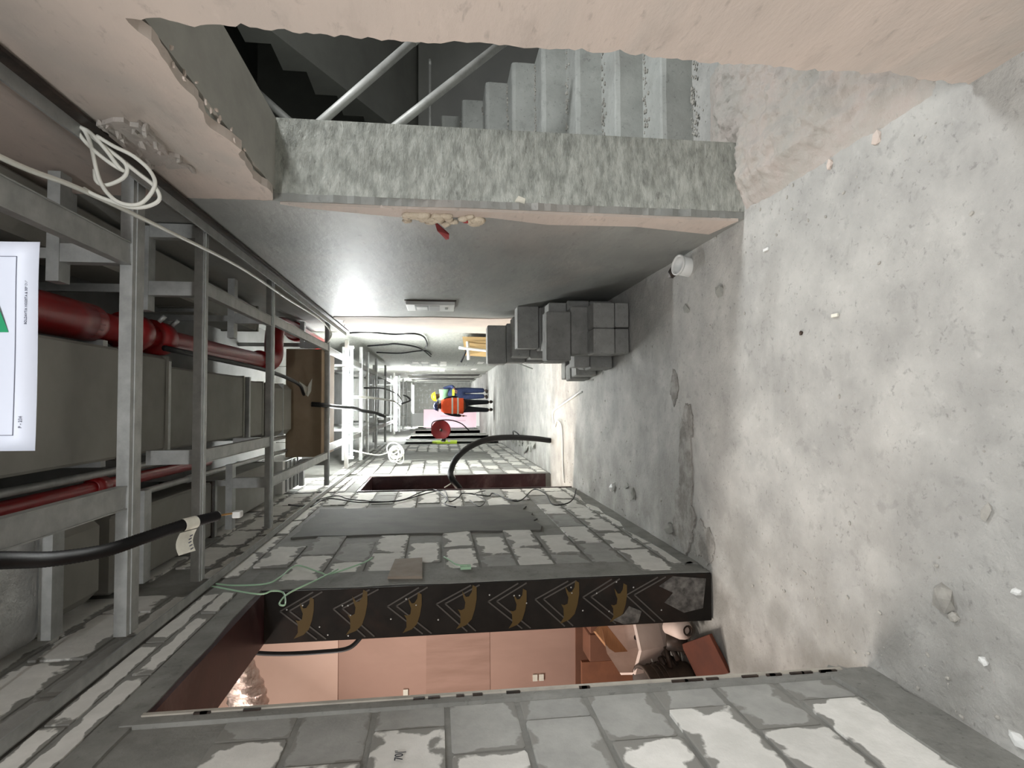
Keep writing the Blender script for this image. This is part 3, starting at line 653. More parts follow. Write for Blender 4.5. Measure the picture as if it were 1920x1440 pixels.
# ---------------------------------------------------------------- cables
tag(tube('surface_cable', [(.61, 1.0, 2.6), (.63, 1.62, 2.6), (.67, 1.95, 2.6), (.71, 2.48, 2.6), (.77, 3.44, 2.6), (.78, 4.51, 2.6), (.80, 5.71, 2.6), (.74, 6.3, 2.6), (.63, 6.2, 2.62)], .0078, white_c), 'long straight white cable strung overhead along the plastered wall', 'cable')
def coil(name, label, c, axis, rx, ry, turns, r, mt, seed, tail):
    rnd = random.Random(seed); ax = Vector(axis).normalized(); u = ax.orthogonal().normalized()
    if abs(u.z) > .5: u = ax.cross(u)
    v2 = ax.cross(u); pts = []; n = 14
    for i in range(int(turns*n)+1):
        a = 2*math.pi*i/n; q = .85+.28*math.sin(a*.37+seed); k_ = .75+.3*math.sin(a*.19)
        pts.append(Vector(c)+u*rx*q*math.cos(a)+v2*ry*q*k_*math.sin(a+.3*math.sin(a*.13))+ax*(.05*math.sin(a*.23+seed))+u*.03*math.sin(a*.31)+v2*.03*math.cos(a*.27))
    return tag(tube(name, list(tail)+pts, r, mt, None, seg=7, n=3), label, 'cable')
# cable coil hanging from the wall angle: loops measured in the picture's plane at Y = 2
cc = empty('cable_coil', (.86, 2.0, 2.6), 'loose coil of white cable hanging overhead beside the plastered wall', 'cable')
lp = [(.90,2.03,2.67), (.885,2.0,2.63), (.87,2.0,2.60), (.82,2.0,2.555), (.765,2.0,2.515), (.755,2.01,2.505), (.775,2.0,2.54), (.82,2.0,2.595), (.865,2.0,2.632), (.885,2.0,2.625), (.84,2.0,2.60), (.72,2.0,2.57), (.655,1.98,2.52), (.635,1.98,2.475), (.645,1.98,2.43), (.70,1.98,2.395), (.755,2.0,2.42), (.80,2.0,2.47), (.83,2.0,2.53), (.86,2.0,2.58)]
tube('loop', lp, .0062, white_c, cc, seg=8)
tube('loop', [(.87,2.01,2.61), (.825,2.01,2.555), (.78,2.01,2.50), (.745,2.01,2.495), (.72,2.01,2.52), (.705,2.01,2.56), (.72,2.01,2.585), (.755,2.01,2.59)], .0062, white_c, cc, seg=8)
tube('loop', [(.79,2.02,2.51), (.745,2.0,2.455), (.70,1.99,2.40), (.66,1.99,2.385), (.635,1.99,2.42), (.63,1.99,2.47), (.645,1.99,2.52), (.665,1.99,2.575), (.685,1.99,2.61)], .0062, white_c, cc, seg=8)
coil('cable_coil', 'small bundle of white cable hanging below the nearest tube light', (-.74, 9.0, 2.12), (.2,-1,0), .10, .13, 9, .009, white_c, 3, [(-.62, 8.1, 2.63), (-.70, 8.4, 2.42), (-.74, 8.8, 2.3)])
# black corrugated hose with a tag
ch = empty('corrugated_conduit', (-.38, 1.7, 2.42), 'black corrugated conduit drooping overhead with a cream paper tag', 'conduit')
cpts = [(-.20, .9, 2.43), (-.27, 1.15, 2.40), (-.32, 1.35, 2.40), (-.38, 1.6, 2.44), (-.42, 1.85, 2.45), (-.42, 2.0, 2.42), (-.41, 2.15, 2.36), (-.41, 2.3, 2.305)]
tube('corrugated_sleeve', cpts, .0175, black, ch, seg=12, n=26, rib=.10)
tube('bare_core', [(-.41, 2.30, 2.305), (-.412, 2.34, 2.285), (-.418, 2.40, 2.26)], .004, copper, ch, seg=6)
box('plug', (-.432, 2.36, 2.245), (-.408, 2.40, 2.275), plastic_w, ch, .003)
lathe('tag_band', [(-.03, .0215), (.03, .0215)], (-.411, 2.17, 2.354), (0,.93,-.36), label_m, ch, seg=16)
v = []; f = []
for i in range(7):
    t = i/6; zz = 2.345-.0*t
    for s in (-1, 1):
        v.append((-.435-.075*t, 2.165+s*.033-.004*t, 2.352+s*-.014+.012*math.sin(t*3)))
for i in range(6): f.append((2*i, 2*i+1, 2*i+3, 2*i+2))
tg = mesh('tag_flap', v, f, label_m, ch); sd = tg.modifiers.new('thick', 'SOLIDIFY'); sd.thickness = .0012
for i in range(5): box('tag_print', (-.452-.011*i, 2.148, 2.3395+.004*math.sin(i)), (-.448-.011*i, 2.17, 2.341+.004*math.sin(i)), inkg, ch)
# dangling black wires on the block wall
bw = [(-.85,5.2,2.75), (-.92,5.55,2.70), (-.92,5.88,2.64), (-.92,6.1,2.5), (-.92,5.83,2.31), (-.92,5.67,1.9), (-.92,6.13,1.61), (-.92,6.29,1.43), (-.92,5.59,1.39), (-.92,5.83,1.29), (-.92,6.07,1.23), (-.92,5.86,1.0), (-.92,6.02,.93), (-.92,5.5,.75), (-.92,6.22,.48), (-.92,5.91,.41), (-.92,5.3,.46), (-.92,5.29,.34), (-.92,5.57,.2), (-.92,6.2,.02)]
tag(tube('dangling_wire', bw, .006, black, seg=7), 'long zigzag black wire dangling down the block wall before the second door', 'wire')
tag(tube('dangling_wire', [(-.915,5.45,2.62), (-.915,5.9,2.55), (-.92,5.66,2.2), (-.92,5.73,1.85), (-.92,6.21,1.67), (-.92,6.38,1.53), (-.92,5.75,1.41), (-.92,5.45,1.43), (-.91,5.22,1.34)], .006, black, seg=7), 'shorter black wire looping on the block wall, ending above the dark cement patch', 'wire')
tag(tube('dangling_wire', [(-.91,5.6,1.2), (-.915,5.25,1.13), (-.918,5.6,1.05), (-.918,6.0,1.12), (-.918,6.2,1.0)], .004, black, seg=6), 'thin black wire loop low on the block wall beside the zigzag wire', 'wire')
tag(tube('green_wire', [(-.93,3.25,2.64), (-.925,3.19,2.53), (-.92,3.18,2.37), (-.92,3.3,2.33), (-.925,3.53,2.3), (-.925,3.37,2.14), (-.925,3.33,2.08), (-.93,3.56,1.93), (-.93,3.67,1.89)], .0042, greenw, seg=7), 'pale green wire trailing over the door corner to the block wall', 'wire')
tag(tube('green_wire', [(-.91,3.14,2.62), (-.90,2.95,2.35), (-.90,2.99,2.29), (-.90,2.95,2.23), (-.90,2.78,2.18), (-.90,2.8,2.21), (-.90,2.95,2.2), (-.91,3.2,2.11), (-.92,3.4,2.05)], .004, greenw, seg=7), 'pale green wire with a hanging loop in front of the black plywood jamb', 'wire')
tag(tube('green_wire', [(-.928,3.61,1.46), (-.925,3.5,1.42), (-.925,3.42,1.39), (-.925,3.38,1.33)], .005, greenw, seg=7), 'short pale green wire end stuck on the wall beside the jamb', 'wire')
box('clip', (-.94,3.36,1.31), (-.925,3.42,1.37), greenw, tag(bpy.data.objects['green_wire.002']))
cdp = prism('cardboard_scrap', [(3.6,1.75), (3.61,1.59), (3.22,1.58), (3.24,1.765)], 'x', XL+.001, XL+.014, M('stained_board', (.34,.29,.235), (.25,.2,.16), None, scale=6, bump=.2)); tag(cdp, 'square brown board scrap stuck on the wall beside the black jamb', 'board')
# cables hanging on the far right wall
tag(tube('dangling_wire', [(.9,7.6,2.6), (.93,7.74,2.39), (.93,7.95,2.07), (.93,7.85,1.81), (.94,8.31,1.69), (.94,9.32,1.66), (.94,10.0,1.7)], .012, black, seg=8), 'black cable drooping on the right wall just past the plaster edge', 'wire')
tag(tube('dangling_wire', [(.94,9.7,2.62), (.945,9.5,2.3), (.945,9.39,2.13), (.945,10.01,1.81), (.95,11.9,1.63)], .013, black, seg=8), 'black cable drooping on the right wall, middle of three', 'wire')
tag(tube('dangling_wire', [(.94,10.9,2.6), (.945,11.1,2.19), (.945,10.52,1.74), (.95,11.4,1.62)], .012, black, seg=8), 'black cable drooping on the right wall, farthest of three', 'wire')
# cables looping under the lights
for i, (pts, r, mt, lb) in enumerate((
    ([(.0,6.33,2.80), (-.01,6.42,2.69), (-.03,7.0,2.66), (-.05,7.9,2.59), (-.1,8.8,2.58), (-.14,9.8,2.52), (-.22,10.6,2.42), (-.2,11.0,2.55)], .025, black, 'thick black cable sagging under the nearest tube light'),
    ([(.1,8.1,2.66), (.1,10,2.56), (.05,12.5,2.40), (-.05,15,2.45), (-.1,16.4,2.55)], .02, white_c, 'pale cable sagging between the first and second tube lights'),
    ([(.25,9.3,2.62), (.28,11,2.48), (.2,13,2.36), (.05,15.5,2.42), (0,16.4,2.55)], .014, black, 'thin black cable sagging between the first and second tube lights'),
    ([(0,16.5,2.5), (.1,17.5,2.3), (.2,18.5,2.4), (.25,19.5,2.5), (.3,20.72,2.655)], .028, black, 'black cable hanging in a bow beyond the second tube light'))):
    tag(tube('overhead_cable', pts, r, mt, seg=8), lb, 'cable')
# big black hose from the second opening to the floor
hs = empty('black_hose', (-.5, 7.8, 0), 'thick black hose arching out of the second door opening to the floor', 'hose')
tube('hose_body', [(-1.12,6.9,1.18), (-.97,6.75,1.25), (-.86,6.72,1.33), (-.78,6.8,1.35), (-.64,6.9,1.28), (-.52,7.05,1.12), (-.44,7.2,.88), (-.43,7.4,.59), (-.46,7.6,.25), (-.5,7.78,.0)], .036, black, hs, seg=14)
tube('lashing', [(-.80,6.77,1.36), (-.84,6.78,1.30), (-.9,6.74,1.34), (-.93,6.6,1.42)], .006, white_c, hs, seg=6)

# ---------------------------------------------------------------- paper sign hanging overhead
sg = empty('paper_sign', (.08, 1.15, 2.23), 'white laminated paper sign with green arrow hanging overhead close to the viewer', 'sign')
v = []; f = []; nx, nzz = 16, 6
def sp(s, t):                      # s across (right to left), t up
    return Vector((.295-.375*s, 1.15+.012*math.sin(s*5)+.02*t, 2.205+.012*s+.012*math.sin(s*4.2+.6)+.30*t))
for j in range(nzz+1):
    for i in range(nx+1): v.append(sp(i/nx, j/nzz))
for j in range(nzz):
    for i in range(nx): f.append((j*(nx+1)+i, j*(nx+1)+i+1, (j+1)*(nx+1)+i+1, (j+1)*(nx+1)+i))
sh = mesh('sheet', v, f, paper, sg, True); sd = sh.modifiers.new('thick', 'SOLIDIFY'); sd.thickness = .0012; sd.offset = -1
def on_sign(name, poly, mt, off=.0025):
    vv = [sp(s, t)+Vector((0,-off,0)) for s, t in poly]; n = len(vv); vv += [q+Vector((0,.0006,0)) for q in vv]
    mesh(name, vv, [tuple(range(n)), tuple(range(2*n-1, n-1, -1))]+[(i, (i+1) % n, (i+1) % n+n, i+n) for i in range(n)], mt, sg)
# thin frame line, arrow head and shaft, edge of laminate
for i in range(16):
    a, b = .07+.855*i/16, .07+.855*(i+1)/16
    on_sign('frame_line', [(a,.124), (b,.124), (b,.128), (a,.128)], inkg)
on_sign('frame_line', [(.068,.124), (.071,.124), (.071,1), (.068,1)], inkg); on_sign('frame_line', [(.925,.124), (.928,.124), (.928,1), (.925,1)], inkg)
on_sign('arrow', [(.09,.335), (.434,.165), (.434,.25), (.84,.25), (.84,.42), (.434,.42), (.434,.505)], sgreen)
mt_ = Matrix.Translation(sp(.28,.065)+Vector((0,-.003,0))) @ Matrix.Rotation(R(90), 4, 'X')
text('printed_line', 'BOLDAVTIA VIGOSTA & 3EF DUBAI', .0055, inkg, mt_, sg)
mt_ = Matrix.Translation(sp(.865,.085)+Vector((0,-.003,0))) @ Matrix.Rotation(R(90), 4, 'X')
text('printed_number', 'P - 234', .0075, inkg, mt_, sg)
for s in (.15, .85): tube('string', [sp(s, 1.0), sp(s, 1.0)+Vector((0,.02,.16))], .002, white_c, sg, seg=5)

# ---------------------------------------------------------------- things on the right wall
fm = empty('foam_patch', (.9, 2.85, 1.26), 'cream expanding foam filling on the wall corner with a red plastic strip', 'foam')
rnd = random.Random(9)
bm = bmesh.new()
for i in range(34):
    t = rnd.random(); z = 1.27+.38*t; y = 2.78+.15*rnd.random()*(1-.35*t)
    s = rnd.uniform(.018, .034)
    bmesh.ops.create_icosphere(bm, subdivisions=2, radius=s, matrix=Matrix.Translation((.892, y, z)) @ Matrix.Diagonal((.6, 1, 1.2, 1)))
for vv in bm.verts: vv.co += Vector((nz(vv.co.y*40, vv.co.z*40)*.008, nz(vv.co.z*50, vv.co.y*30, 3)*.01, nz(vv.co.y*50, vv.co.z*30, 7)*.01))
from_bm('foam_mass', bm, foam_m, fm, True)
mesh('red_strip', [(.885,2.83,1.515), (.88,2.86,1.50), (.86,3.04,1.44), (.862,3.06,1.455), (.875,2.95,1.50), (.87,2.99,1.44)], [(0,1,5,4), (4,5,2,3), (0,4,5,1)], redrag, fm)
bpy.data.objects['red_strip'].modifiers.new('t', 'SOLIDIFY').thickness = .006
rock('red_bit', (.885, 2.83, 1.35), (.01, .018, .022), redrag, seed=77, parent=fm); box('dark_hole', (.88,2.78,1.60), (.897,2.81,1.645), black, fm, .006)
fx = empty('wall_fixture', (.88, 5.37, 1.34), 'slim white box fixture fixed upright on the right wall', 'fixture')
box('housing', (.872, 5.2, 1.345), (.91, 5.56, 1.775), plastic_w, fx, .004)
box('back_plate', (.902, 5.17, 1.335), (.912, 5.585, 1.785), dark_metal, fx)
box('printed_panel', (.869, 5.24, 1.575), (.872, 5.52, 1.70), plastic_g, fx); box('printed_panel', (.869, 5.24, 1.48), (.872, 5.52, 1.57), M('pale_grey_print', (.45,.46,.45), None, None, bump=0), fx)
box('switch', (.866, 5.34, 1.405), (.872, 5.42, 1.43), plastic_g, fx); box('window', (.867, 5.30, 1.59), (.869, 5.46, 1.685), plastic_w, fx)
# ring of a pipe sleeve standing in the floor by the wall
pr_ = empty('pipe_sleeve', (.82, 3.36, 0), 'white plastic pipe sleeve stub set in the floor by the wall', 'pipe')
lathe('sleeve', [(-.02,.058), (.06,.058), (.062,.052), (-.02,.050)], (.82, 3.36, 0), (.12,-.2,1), plastic_w, pr_)
lathe('sleeve_rim', [(.055,.058), (.062,.063), (.072,.063), (.072,.054), (.062,.05)], (.82, 3.36, 0), (.12,-.2,1), plastic_w, pr_)
lathe('inner_shadow_plug', [(.005,.05), (.006,0)], (.82, 3.36, 0), (.12,-.2,1), black, pr_)

# ---------------------------------------------------------------- pile of concrete blocks
def cb_(x0, x1, y, z, h=.2, d=.2, rz=0., label=''):
    bm = bmesh.new(); bmbox(bm, (-(x1-x0)/2, 0, 0), ((x1-x0)/2, d, h-.004), .008)
    bmesh.ops.rotate(bm, verts=bm.verts, matrix=Matrix.Rotation(R(rz), 3, 'Z')); bmesh.ops.translate(bm, verts=bm.verts, vec=((x0+x1)/2, y, z+.001))
    me = bpy.data.meshes.new('concrete_block'); bm.to_mesh(me); bm.free(); o = link('concrete_block', me, cblock)
    return tag(o, label, 'block', 'concrete blocks piled by the wall')
PL = 'grey concrete block in pile, '
cb_(.595,.79,4.45,0,.115,.2,0,PL+'bottom front one nearest the wall'); cb_(.39,.585,4.45,0,.115,.2,0,PL+'bottom front one nearest the corridor middle')
cb_(.59,.79,4.45,.116,.175,.2,0,PL+'lying on the bottom front one nearest the wall'); cb_(.385,.586,4.45,.116,.175,.2,0,PL+'lying on the bottom front one nearest the corridor middle')
cb_(.40,.79,4.66,0,.21,.2,0,PL+'hidden at the bottom of the second row'); cb_(.40,.79,4.66,.21,.21,.2,1,PL+'large face just above the front pair')
cb_(.345,.745,4.66,.42,.205,.2,-2,PL+'topmost of its second row, jutting left')
cb_(.48,.88,4.9,0,.2,.2,0,PL+'hidden bottom of the third row'); cb_(.48,.88,4.9,.2,.2,.2,0,PL+'hidden middle of the third row'); cb_(.46,.86,4.9,.4,.16,.2,0,PL+'low top of the third row')
cb_(.30,.47,4.9,0,.2,.2,3,PL+'half block at the foot behind the second row'); cb_(.31,.46,4.9,.2,.14,.2,0,PL+'small one on the half block behind the second row')
cb_(.50,.90,5.15,0,.2,.2,0,PL+'hidden bottom of the fourth row'); cb_(.50,.90,5.15,.2,.2,.2,0,PL+'hidden upper of the fourth row'); cb_(.48,.88,5.15,.4,.15,.2,0,PL+'supporting the high leaning block')
cb_(.30,.48,5.15,0,.2,.2,-4,PL+'half block at the foot of the fourth row'); cb_(.26,.44,5.42,0,.2,.2,2,PL+'half block at the foot of the fifth row')
for i, z in enumerate((0,.185,.37)): cb_(.50,.90,5.4,z,.185,.2,0,PL+('hidden bottom of the fifth row','hidden second of the fifth row','third of the fifth row')[i])
cb_(.515,.91,5.4,.556,.205,.2,-1,PL+'high one stepping back with a bright top edge')
cb_(.43,.50,5.42,.2,.19,.2,0,PL+'narrow one beside the high stepped block')
for i, z in enumerate((0,.2,.4,.6)): cb_(.42,.82,5.95,z,.2,.2,0,PL+('hidden bottom of the last row','hidden second of the last row','third of the last row','fourth of the last row')[i])
cb_(.405,.80,5.95,.80,.195,.2,1,PL+'topmost of all, farthest back')
cb_(.45,.85,5.68,0,.2,.2,0,PL+'hidden bottom of the sixth row'); cb_(.45,.85,5.68,.2,.2,.2,0,PL+'hidden second of the sixth row'); cb_(.44,.84,5.68,.4,.2,.2,0,PL+'third of the sixth row'); cb_(.455,.85,5.68,.6,.17,.2,0,PL+'fourth of the sixth row with a bright rim')
cb_(.24,.40,5.68,0,.2,.2,5,PL+'half block at the foot, deepest on the left'); cb_(.25,.42,5.95,0,.19,.2,0,PL+'half block at the foot of the last row')

# ---------------------------------------------------------------- stuff leaning past the pile
pw = empty('plywood_offcut', (.8, 8.6, 0), 'tan plywood offcut leaning on the wall past the block pile', 'plywood')
mesh('sheet', [(.90,8.0,0), (.62,8.4,0), (.60,8.5,.0), (.92,8.9,0), (.92,8.05,1.16), (.73,8.9,1.08), (.75,8.95,1.07), (.93,8.9,1.1)], [(0,1,5,4), (1,2,6,5), (2,3,7,6), (3,0,4,7), (4,5,6,7), (0,3,2,1)], ply, pw)
box('edge_batten', (.70,8.4,0), (.74,8.44,.7), wood, pw)
tag(tube('white_pipe', [(.78,8.0,.0), (.72,8.05,.6), (.78,8.2,1.2)], .02, plastic_w, seg=10), 'white plastic pipe leaning against the tan plywood offcut', 'pipe')
tag(tube('white_pipe', [(.62,8.3,1.06), (.95,8.25,1.08)], .022, plastic_w, seg=10), 'short white pipe lying across the top of the tan plywood', 'pipe')
tag(tube('black_bar', [(.60,8.5,1.16), (.92,8.4,1.02)], .014, black, seg=8), 'thin black bar leaning across the tan plywood', 'bar')
tag(tube('thin_rod', [(.55,9.2,.0), (.80,8.9,.78)], .010, steel, seg=8), 'thin metal rod leaning beside the tan plywood', 'rod')

# ---------------------------------------------------------------- far end clutter
rl = empty('hose_reel', (-.73, 16.5, 1.4), 'round red fire hose reel on the block wall side far down the corridor', 'hose reel')
lathe('front_disc', [(0,0), (0,.03), (-.01,.05), (.01,.25), (0,.27), (.03,.27), (.03,.0)], (-.73,16.42,1.4), (0,1,0), red, rl, seg=36)
lathe('back_disc', [(0,0), (0,.27), (.02,.27), (.02,0)], (-.73,16.58,1.4), (0,1,0), red, rl, seg=36)
lathe('drum', [(.02,.14), (.15,.14)], (-.73,16.42,1.4), (0,1,0), black, rl); lathe('hub', [(-.03,0), (-.03,.035), (.0,.04)], (-.73,16.42,1.4), (0,1,0), dark_metal, rl)
tube('hose', [(-.70,16.5,1.67), (-.50,16.45,1.6), (-.45,16.4,1.2), (-.55,16.4,.85), (-.75,16.45,.62)], .016, black, rl, seg=8); box('wall_bracket', (-.94,16.45,1.36), (-.73,16.55,1.44), dark_metal, rl)
pb = empty('insulation_boards', (-.5, 21, 0), 'pink boards leaning beside the far workers', 'board')
box('board', (-.84,21.0,.12), (-.20,21.05,1.98), pinkboard, pb)
for x in (-.62,-.45): box('printed_stripe', (x,20.992,.5), (x+.02,21.0,1.4), M('board_print', (.62,.4,.5), None, None, bump=0), pb)
box('board', (-.88,21.06,.2), (-.3,21.1,1.9), M('white_board', (.85,.8,.84), None, None, bump=0), pb)
box('foot_block', (-.8,20.98,.0), (-.3,21.12,.12), plastic_w, pb)
wb = empty('white_sheet', (-.6, 22.5, 2.0), 'white panel hanging high behind the pink boards', 'panel'); box('panel', (-.85,22.5,2.02), (-.35,22.53,2.45), plastic_w, wb); box('rail', (-.9,22.49,2.44), (-.3,22.54,2.48), steel, wb)
vs_ = empty('safety_vest', (-.92, 14.1, 1.05), 'yellow high-visibility vest hanging on the block wall far down the corridor', 'vest')
prism('fabric', [(13.72,1.05), (14.4,1.02), (14.42,1.5), (14.2,1.62), (14.1,1.5), (14.0,1.62), (13.74,1.5)], 'x', XL+.012, XL+.05, vest_y, vs_)
box('reflective_band', (XL+.05,13.75,1.2), (XL+.054,14.4,1.25), reflect, vs_); box('reflective_band', (XL+.05,13.75,1.34), (XL+.054,14.4,1.39), reflect, vs_); rock('hanging_cap', (XL+.06,14.1,1.3), (.05,.1,.09), black, seed=5, parent=vs_)
dw = empty('far_debris_pile', (-.8, 10.2, 0), 'low heap of cement debris at the foot of the block wall past the hose', 'debris')
for i in range(16):
    rock('lump', (-.78+.25*random.random(), 8.9+2.6*random.random(), -.012), (random.uniform(.04,.11), random.uniform(.06,.16), random.uniform(.02,.06)), conc, seed=200+i, parent=dw)
tag(tube('scrap_cable', [(-.7,9.8,.02), (-.55,10.0,.10), (-.5,10.5,.14), (-.62,11.2,.05)], .012, black, seg=8), 'black cable scrap lying on the far floor past the hose end', 'cable')
tag(tube('loose_string', [(.12,6.0,.0), (.08,6.3,.005), (-.05,7.2,.0), (-.12,7.5,.01), (-.30,7.45,.0), (-.22,7.3,.005), (-.3,7.0,.0), (-.75,6.95,.0), (-.95,6.9,.0)], .009, plastic_w, seg=7), 'thin white cord lying across the floor in the warm light strip', 'cord')

# ---------------------------------------------------------------- things in the room behind the first opening
mx = empty('mortar_mixer', (-1.55, 3.55, 0), 'dusty salmon mortar mixer standing in the pink room', 'mixer')
bm = bmesh.new()
prof = [(.02,.06), (.10,.17), (.2,.235), (.30,.25), (.42,.25), (.43,.24), (.30,.235)]
bm.free()
lathe('hull', [(0,.0), (0,.12), (.05,.2), (.14,.235), (.30,.235), (.31,.22)], (-1.48, 3.72, .06), (0,-.25,1), mixpaint, mx, seg=8, smooth=False)
lathe('motor', [(0,0), (0,.055), (.11,.055), (.12,.045), (.12,0)], (-1.40, 3.32, .05), (0,.4,.9), dark_metal, mx, seg=14)
for i, (x, y) in enumerate(((-1.62,3.56), (-1.34,3.56), (-1.62,3.88), (-1.34,3.88))): tube('leg', [(x,y,-.01), (x*.5-.74,y*.5+1.86,.2)], .016, dark_metal, mx, seg=8)
for i in range(5): tube('paddle_linkage', [(-1.40-.03*i, 3.42, .10+.02*i), (-1.46-.05*i, 3.32+.02*i, .06+.04*(i % 3))], .017, dark_metal, mx, seg=8)
tube('air_line', [(-1.52,3.5,.22), (-1.60,3.42,.20), (-1.58,3.4,.14), (-1.63,3.38,.12)], .005, white_c, mx, seg=6)
tg_ = empty('tamper_head', (-1.31, 3.30, 0), 'worn pink metal shovel blade lying beside the mixer', 'tool')
lathe('blade', [(0,0), (.005,.05), (.05,.055), (.16,.04), (.17,0)], (-1.29,3.22,.10), (-.2,.9,.3), mixpaint, tg_, seg=12); lathe('socket', [(0,.02), (.02,.02), (.02,.03)], (-1.29,3.22,.10), (.2,-.9,-.1), dark_metal, tg_, seg=12)
pk = box('timber_offcut', (-.16,-.02,-.045), (.16,.02,.045), wood, None, .003); pk.location = (-1.62, 3.85, .33); pk.rotation_euler = (R(10), R(-38), R(10)); tag(pk, 'short timber offcut leaning behind the mixer', 'timber')
ob = box('orange_board', (-.10,-.16,0), (.10,.16,.02), orange, None, .002); ob.location = (-1.40, 3.12, .03); ob.rotation_euler = (R(8), R(-18), R(28)); tag(ob, 'orange-brown board lying on the floor inside the near door', 'board')
bk = empty('bucket', (-1.66, 3.35, 0), 'black bucket tipped over on the floor of the pink room', 'bucket')
lathe('shell', [(0,.0), (0,.10), (.02,.105), (.28,.135), (.29,.145), (.30,.145), (.30,.13), (.03,.095)], (-1.66,3.42,.0), (-.1,-.15,1), rubber_b, bk, seg=26)
for h in (.17,.2,.23): lathe('rib', [(h,.13), (h+.004,.136), (h+.008,.13)], (-1.66,3.42,.0), (-.1,-.15,1), rubber_b, bk, seg=26)
bk2 = empty('bucket', (-1.55, 3.52, 0), 'dark brown bucket standing behind the tipped bucket in the pink room', 'bucket')
lathe('shell', [(0,0), (0,.09), (.22,.12), (.23,.125), (.23,.11), (.02,.085)], (-1.9,3.62,0), (0,0,1), rubber_b, bk2, seg=24); tube('handle', [(-2.02,3.62,.22), (-1.9,3.5,.30), (-1.78,3.62,.22)], .004, steel, bk2, seg=6)
for i, (x, y, z) in enumerate(((-1.78,4.3,0), (-1.78,4.3,.205), (-1.57,4.28,0), (-1.57,4.28,.205))):
    o = box('stored_block', (x-.1,y-.08,z), (x+.1,y+.12,z+.2), brown, None, .008)
    tag(o, ['brown stained block at the foot of the pink wall, farther from the jamb', 'brown stained block stacked second high at the pink wall, farther from the jamb', 'brown stained block at the foot of the pink wall near the black jamb', 'brown stained block stacked second high near the black jamb'][i], 'block', 'stained blocks by the pink wall')
ls = box('leaning_sheet', (-2.35,4.38,0), (-1.95,4.42,.42), M('brown_sheet', (.26,.11,.06), (.2,.085,.05), None, scale=5, bump=.2)); tag(ls, 'brown sheet standing at the foot of the pink wall', 'sheet')
# silver flexible duct hanging in the room, hose and wire
fd = empty('flexible_duct', (-1.65, 3.4, 2.3), 'crinkled silver flexible duct hanging from the ceiling of the pink room', 'duct')
v = []; f = []; ns = 30; L = 26
for j in range(L+1):
    t = j/L; c = Vector((-1.30-.48*t, 3.2+.1*t, 2.50-.05*t)); 
    for i in range(ns):
        an = 2*math.pi*i/ns; q = .10*(.5+.45*min(1, t*2.4+.2))*(1+.07*math.sin(j*2.1+an*2)+.05*nz(an*3, t*14))
        v.append(c+Vector((.08*math.cos(an)*q/.1*.2, math.sin(an)*q, math.cos(an)*q)))
for j in range(L):
    for i in range(ns): f.append((j*ns+i, j*ns+(i+1) % ns, (j+1)*ns+(i+1) % ns, (j+1)*ns+i))
mesh('crinkled_sleeve', v, f, M('crinkled_foil', (.72,.60,.55), None, None, rough=.22, metal=.85, bump=.9, bscale=22, bdist=.03), fd, True)
tube('hanging_wire', [(-1.32,3.2,2.52), (-1.3,3.2,2.9), (-1.3,3.2,3.6)], .004, copper, fd, seg=6); tube('wire_end', [(-1.66,3.25,2.40), (-1.63,3.25,2.34), (-1.59,3.25,2.32)], .008, copper, fd, seg=6)
tag(tube('room_hose', [(-1.38,3.6,2.9), (-1.42,3.6,2.62), (-1.44,3.6,2.5), (-1.45,3.6,2.36), (-1.45,3.6,2.18), (-1.44,3.6,2.03), (-1.39,3.6,1.96), (-1.32,3.6,1.92), (-1.22,3.6,1.92)], .013, black, seg=10), 'black hose hanging in an L shape before the pink wall', 'hose')

# ---------------------------------------------------------------- rubble on the floor
def stone(x, y, s, label, mt=rubble_m, seed=0, z=None): rock('stone', (x, y, floor_h(x, y)-.002 if z is None else z), s, mt, label, 'stone', 'loose rubble on the floor', seed)
stone(-.585, 1.60, (.038,.05,.022), 'cracked pale lump of mortar on the floor near the block wall', seed=1); stone(-.63, 1.565, (.02,.016,.012), 'small chip beside the cracked mortar lump', seed=2)
stone(.29, 2.27, (.011,.012,.01), 'small dark pebble alone on the bright floor', dark_metal, 3); stone(-.31, 1.46, (.016,.034,.008), 'pale triangular flake of mortar on the near floor', seed=4)
stone(-.885, 1.385, (.016,.034,.012), 'small whitish brick chip by the block wall foot', plastic_w, 5); stone(.915, 1.83, (.022,.028,.010), 'flat pinkish tile chip at the edge of the rubble mound', plaster, 6)
stone(.92, 2.07, (.028,.018,.012), 'pale stone chip at the tip of the rubble mound', plaster, 7); stone(.57, 3.40, (.05,.03,.012), 'flat grey crust on the shaded floor before the block pile', conc, 8)
stone(.60, 2.98, (.05,.035,.02), 'raised grey crust on the shaded floor near the pier', conc, 9); stone(-.82, 3.69, (.05,.035,.03), 'rounded grey lump at the foot of the block wall past the door', conc, 10)
stone(-.70, 4.42, (.06,.035,.02), 'dark shard on the floor by the block wall, larger', conc, 11); stone(-.73, 4.95, (.035,.05,.03), 'whitish lump on the floor by the block wall', plastic_w, 12); stone(-.67, 4.6, (.07,.03,.012), 'long flake lying on the floor by the block wall', conc, 13)
stone(.84, 3.58, (.035,.06,.03), 'crumbled dark lump beside the pipe sleeve', dark_metal, 14); stone(-.72, 1.47, (.018,.01,.01), 'small pale chip on the dark floor near the block wall', plastic_w, 15); stone(-.50, 1.38, (.016,.012,.01), 'whitish crumb on the near floor below the mortar lump', plastic_w, 16)
tag(box('wood_splinter', (.325,2.04,-.01), (.337,2.075,-.003), label_m), 'tiny white splinter lying on the bright floor', 'splinter'); tag(box('paper_scrap', (.70,2.50,-.012), (.712,2.54,-.004), plastic_w), 'tiny white scrap on the floor at the pier foot', 'scrap')
bm = bmesh.new(); rg = random.Random(21)
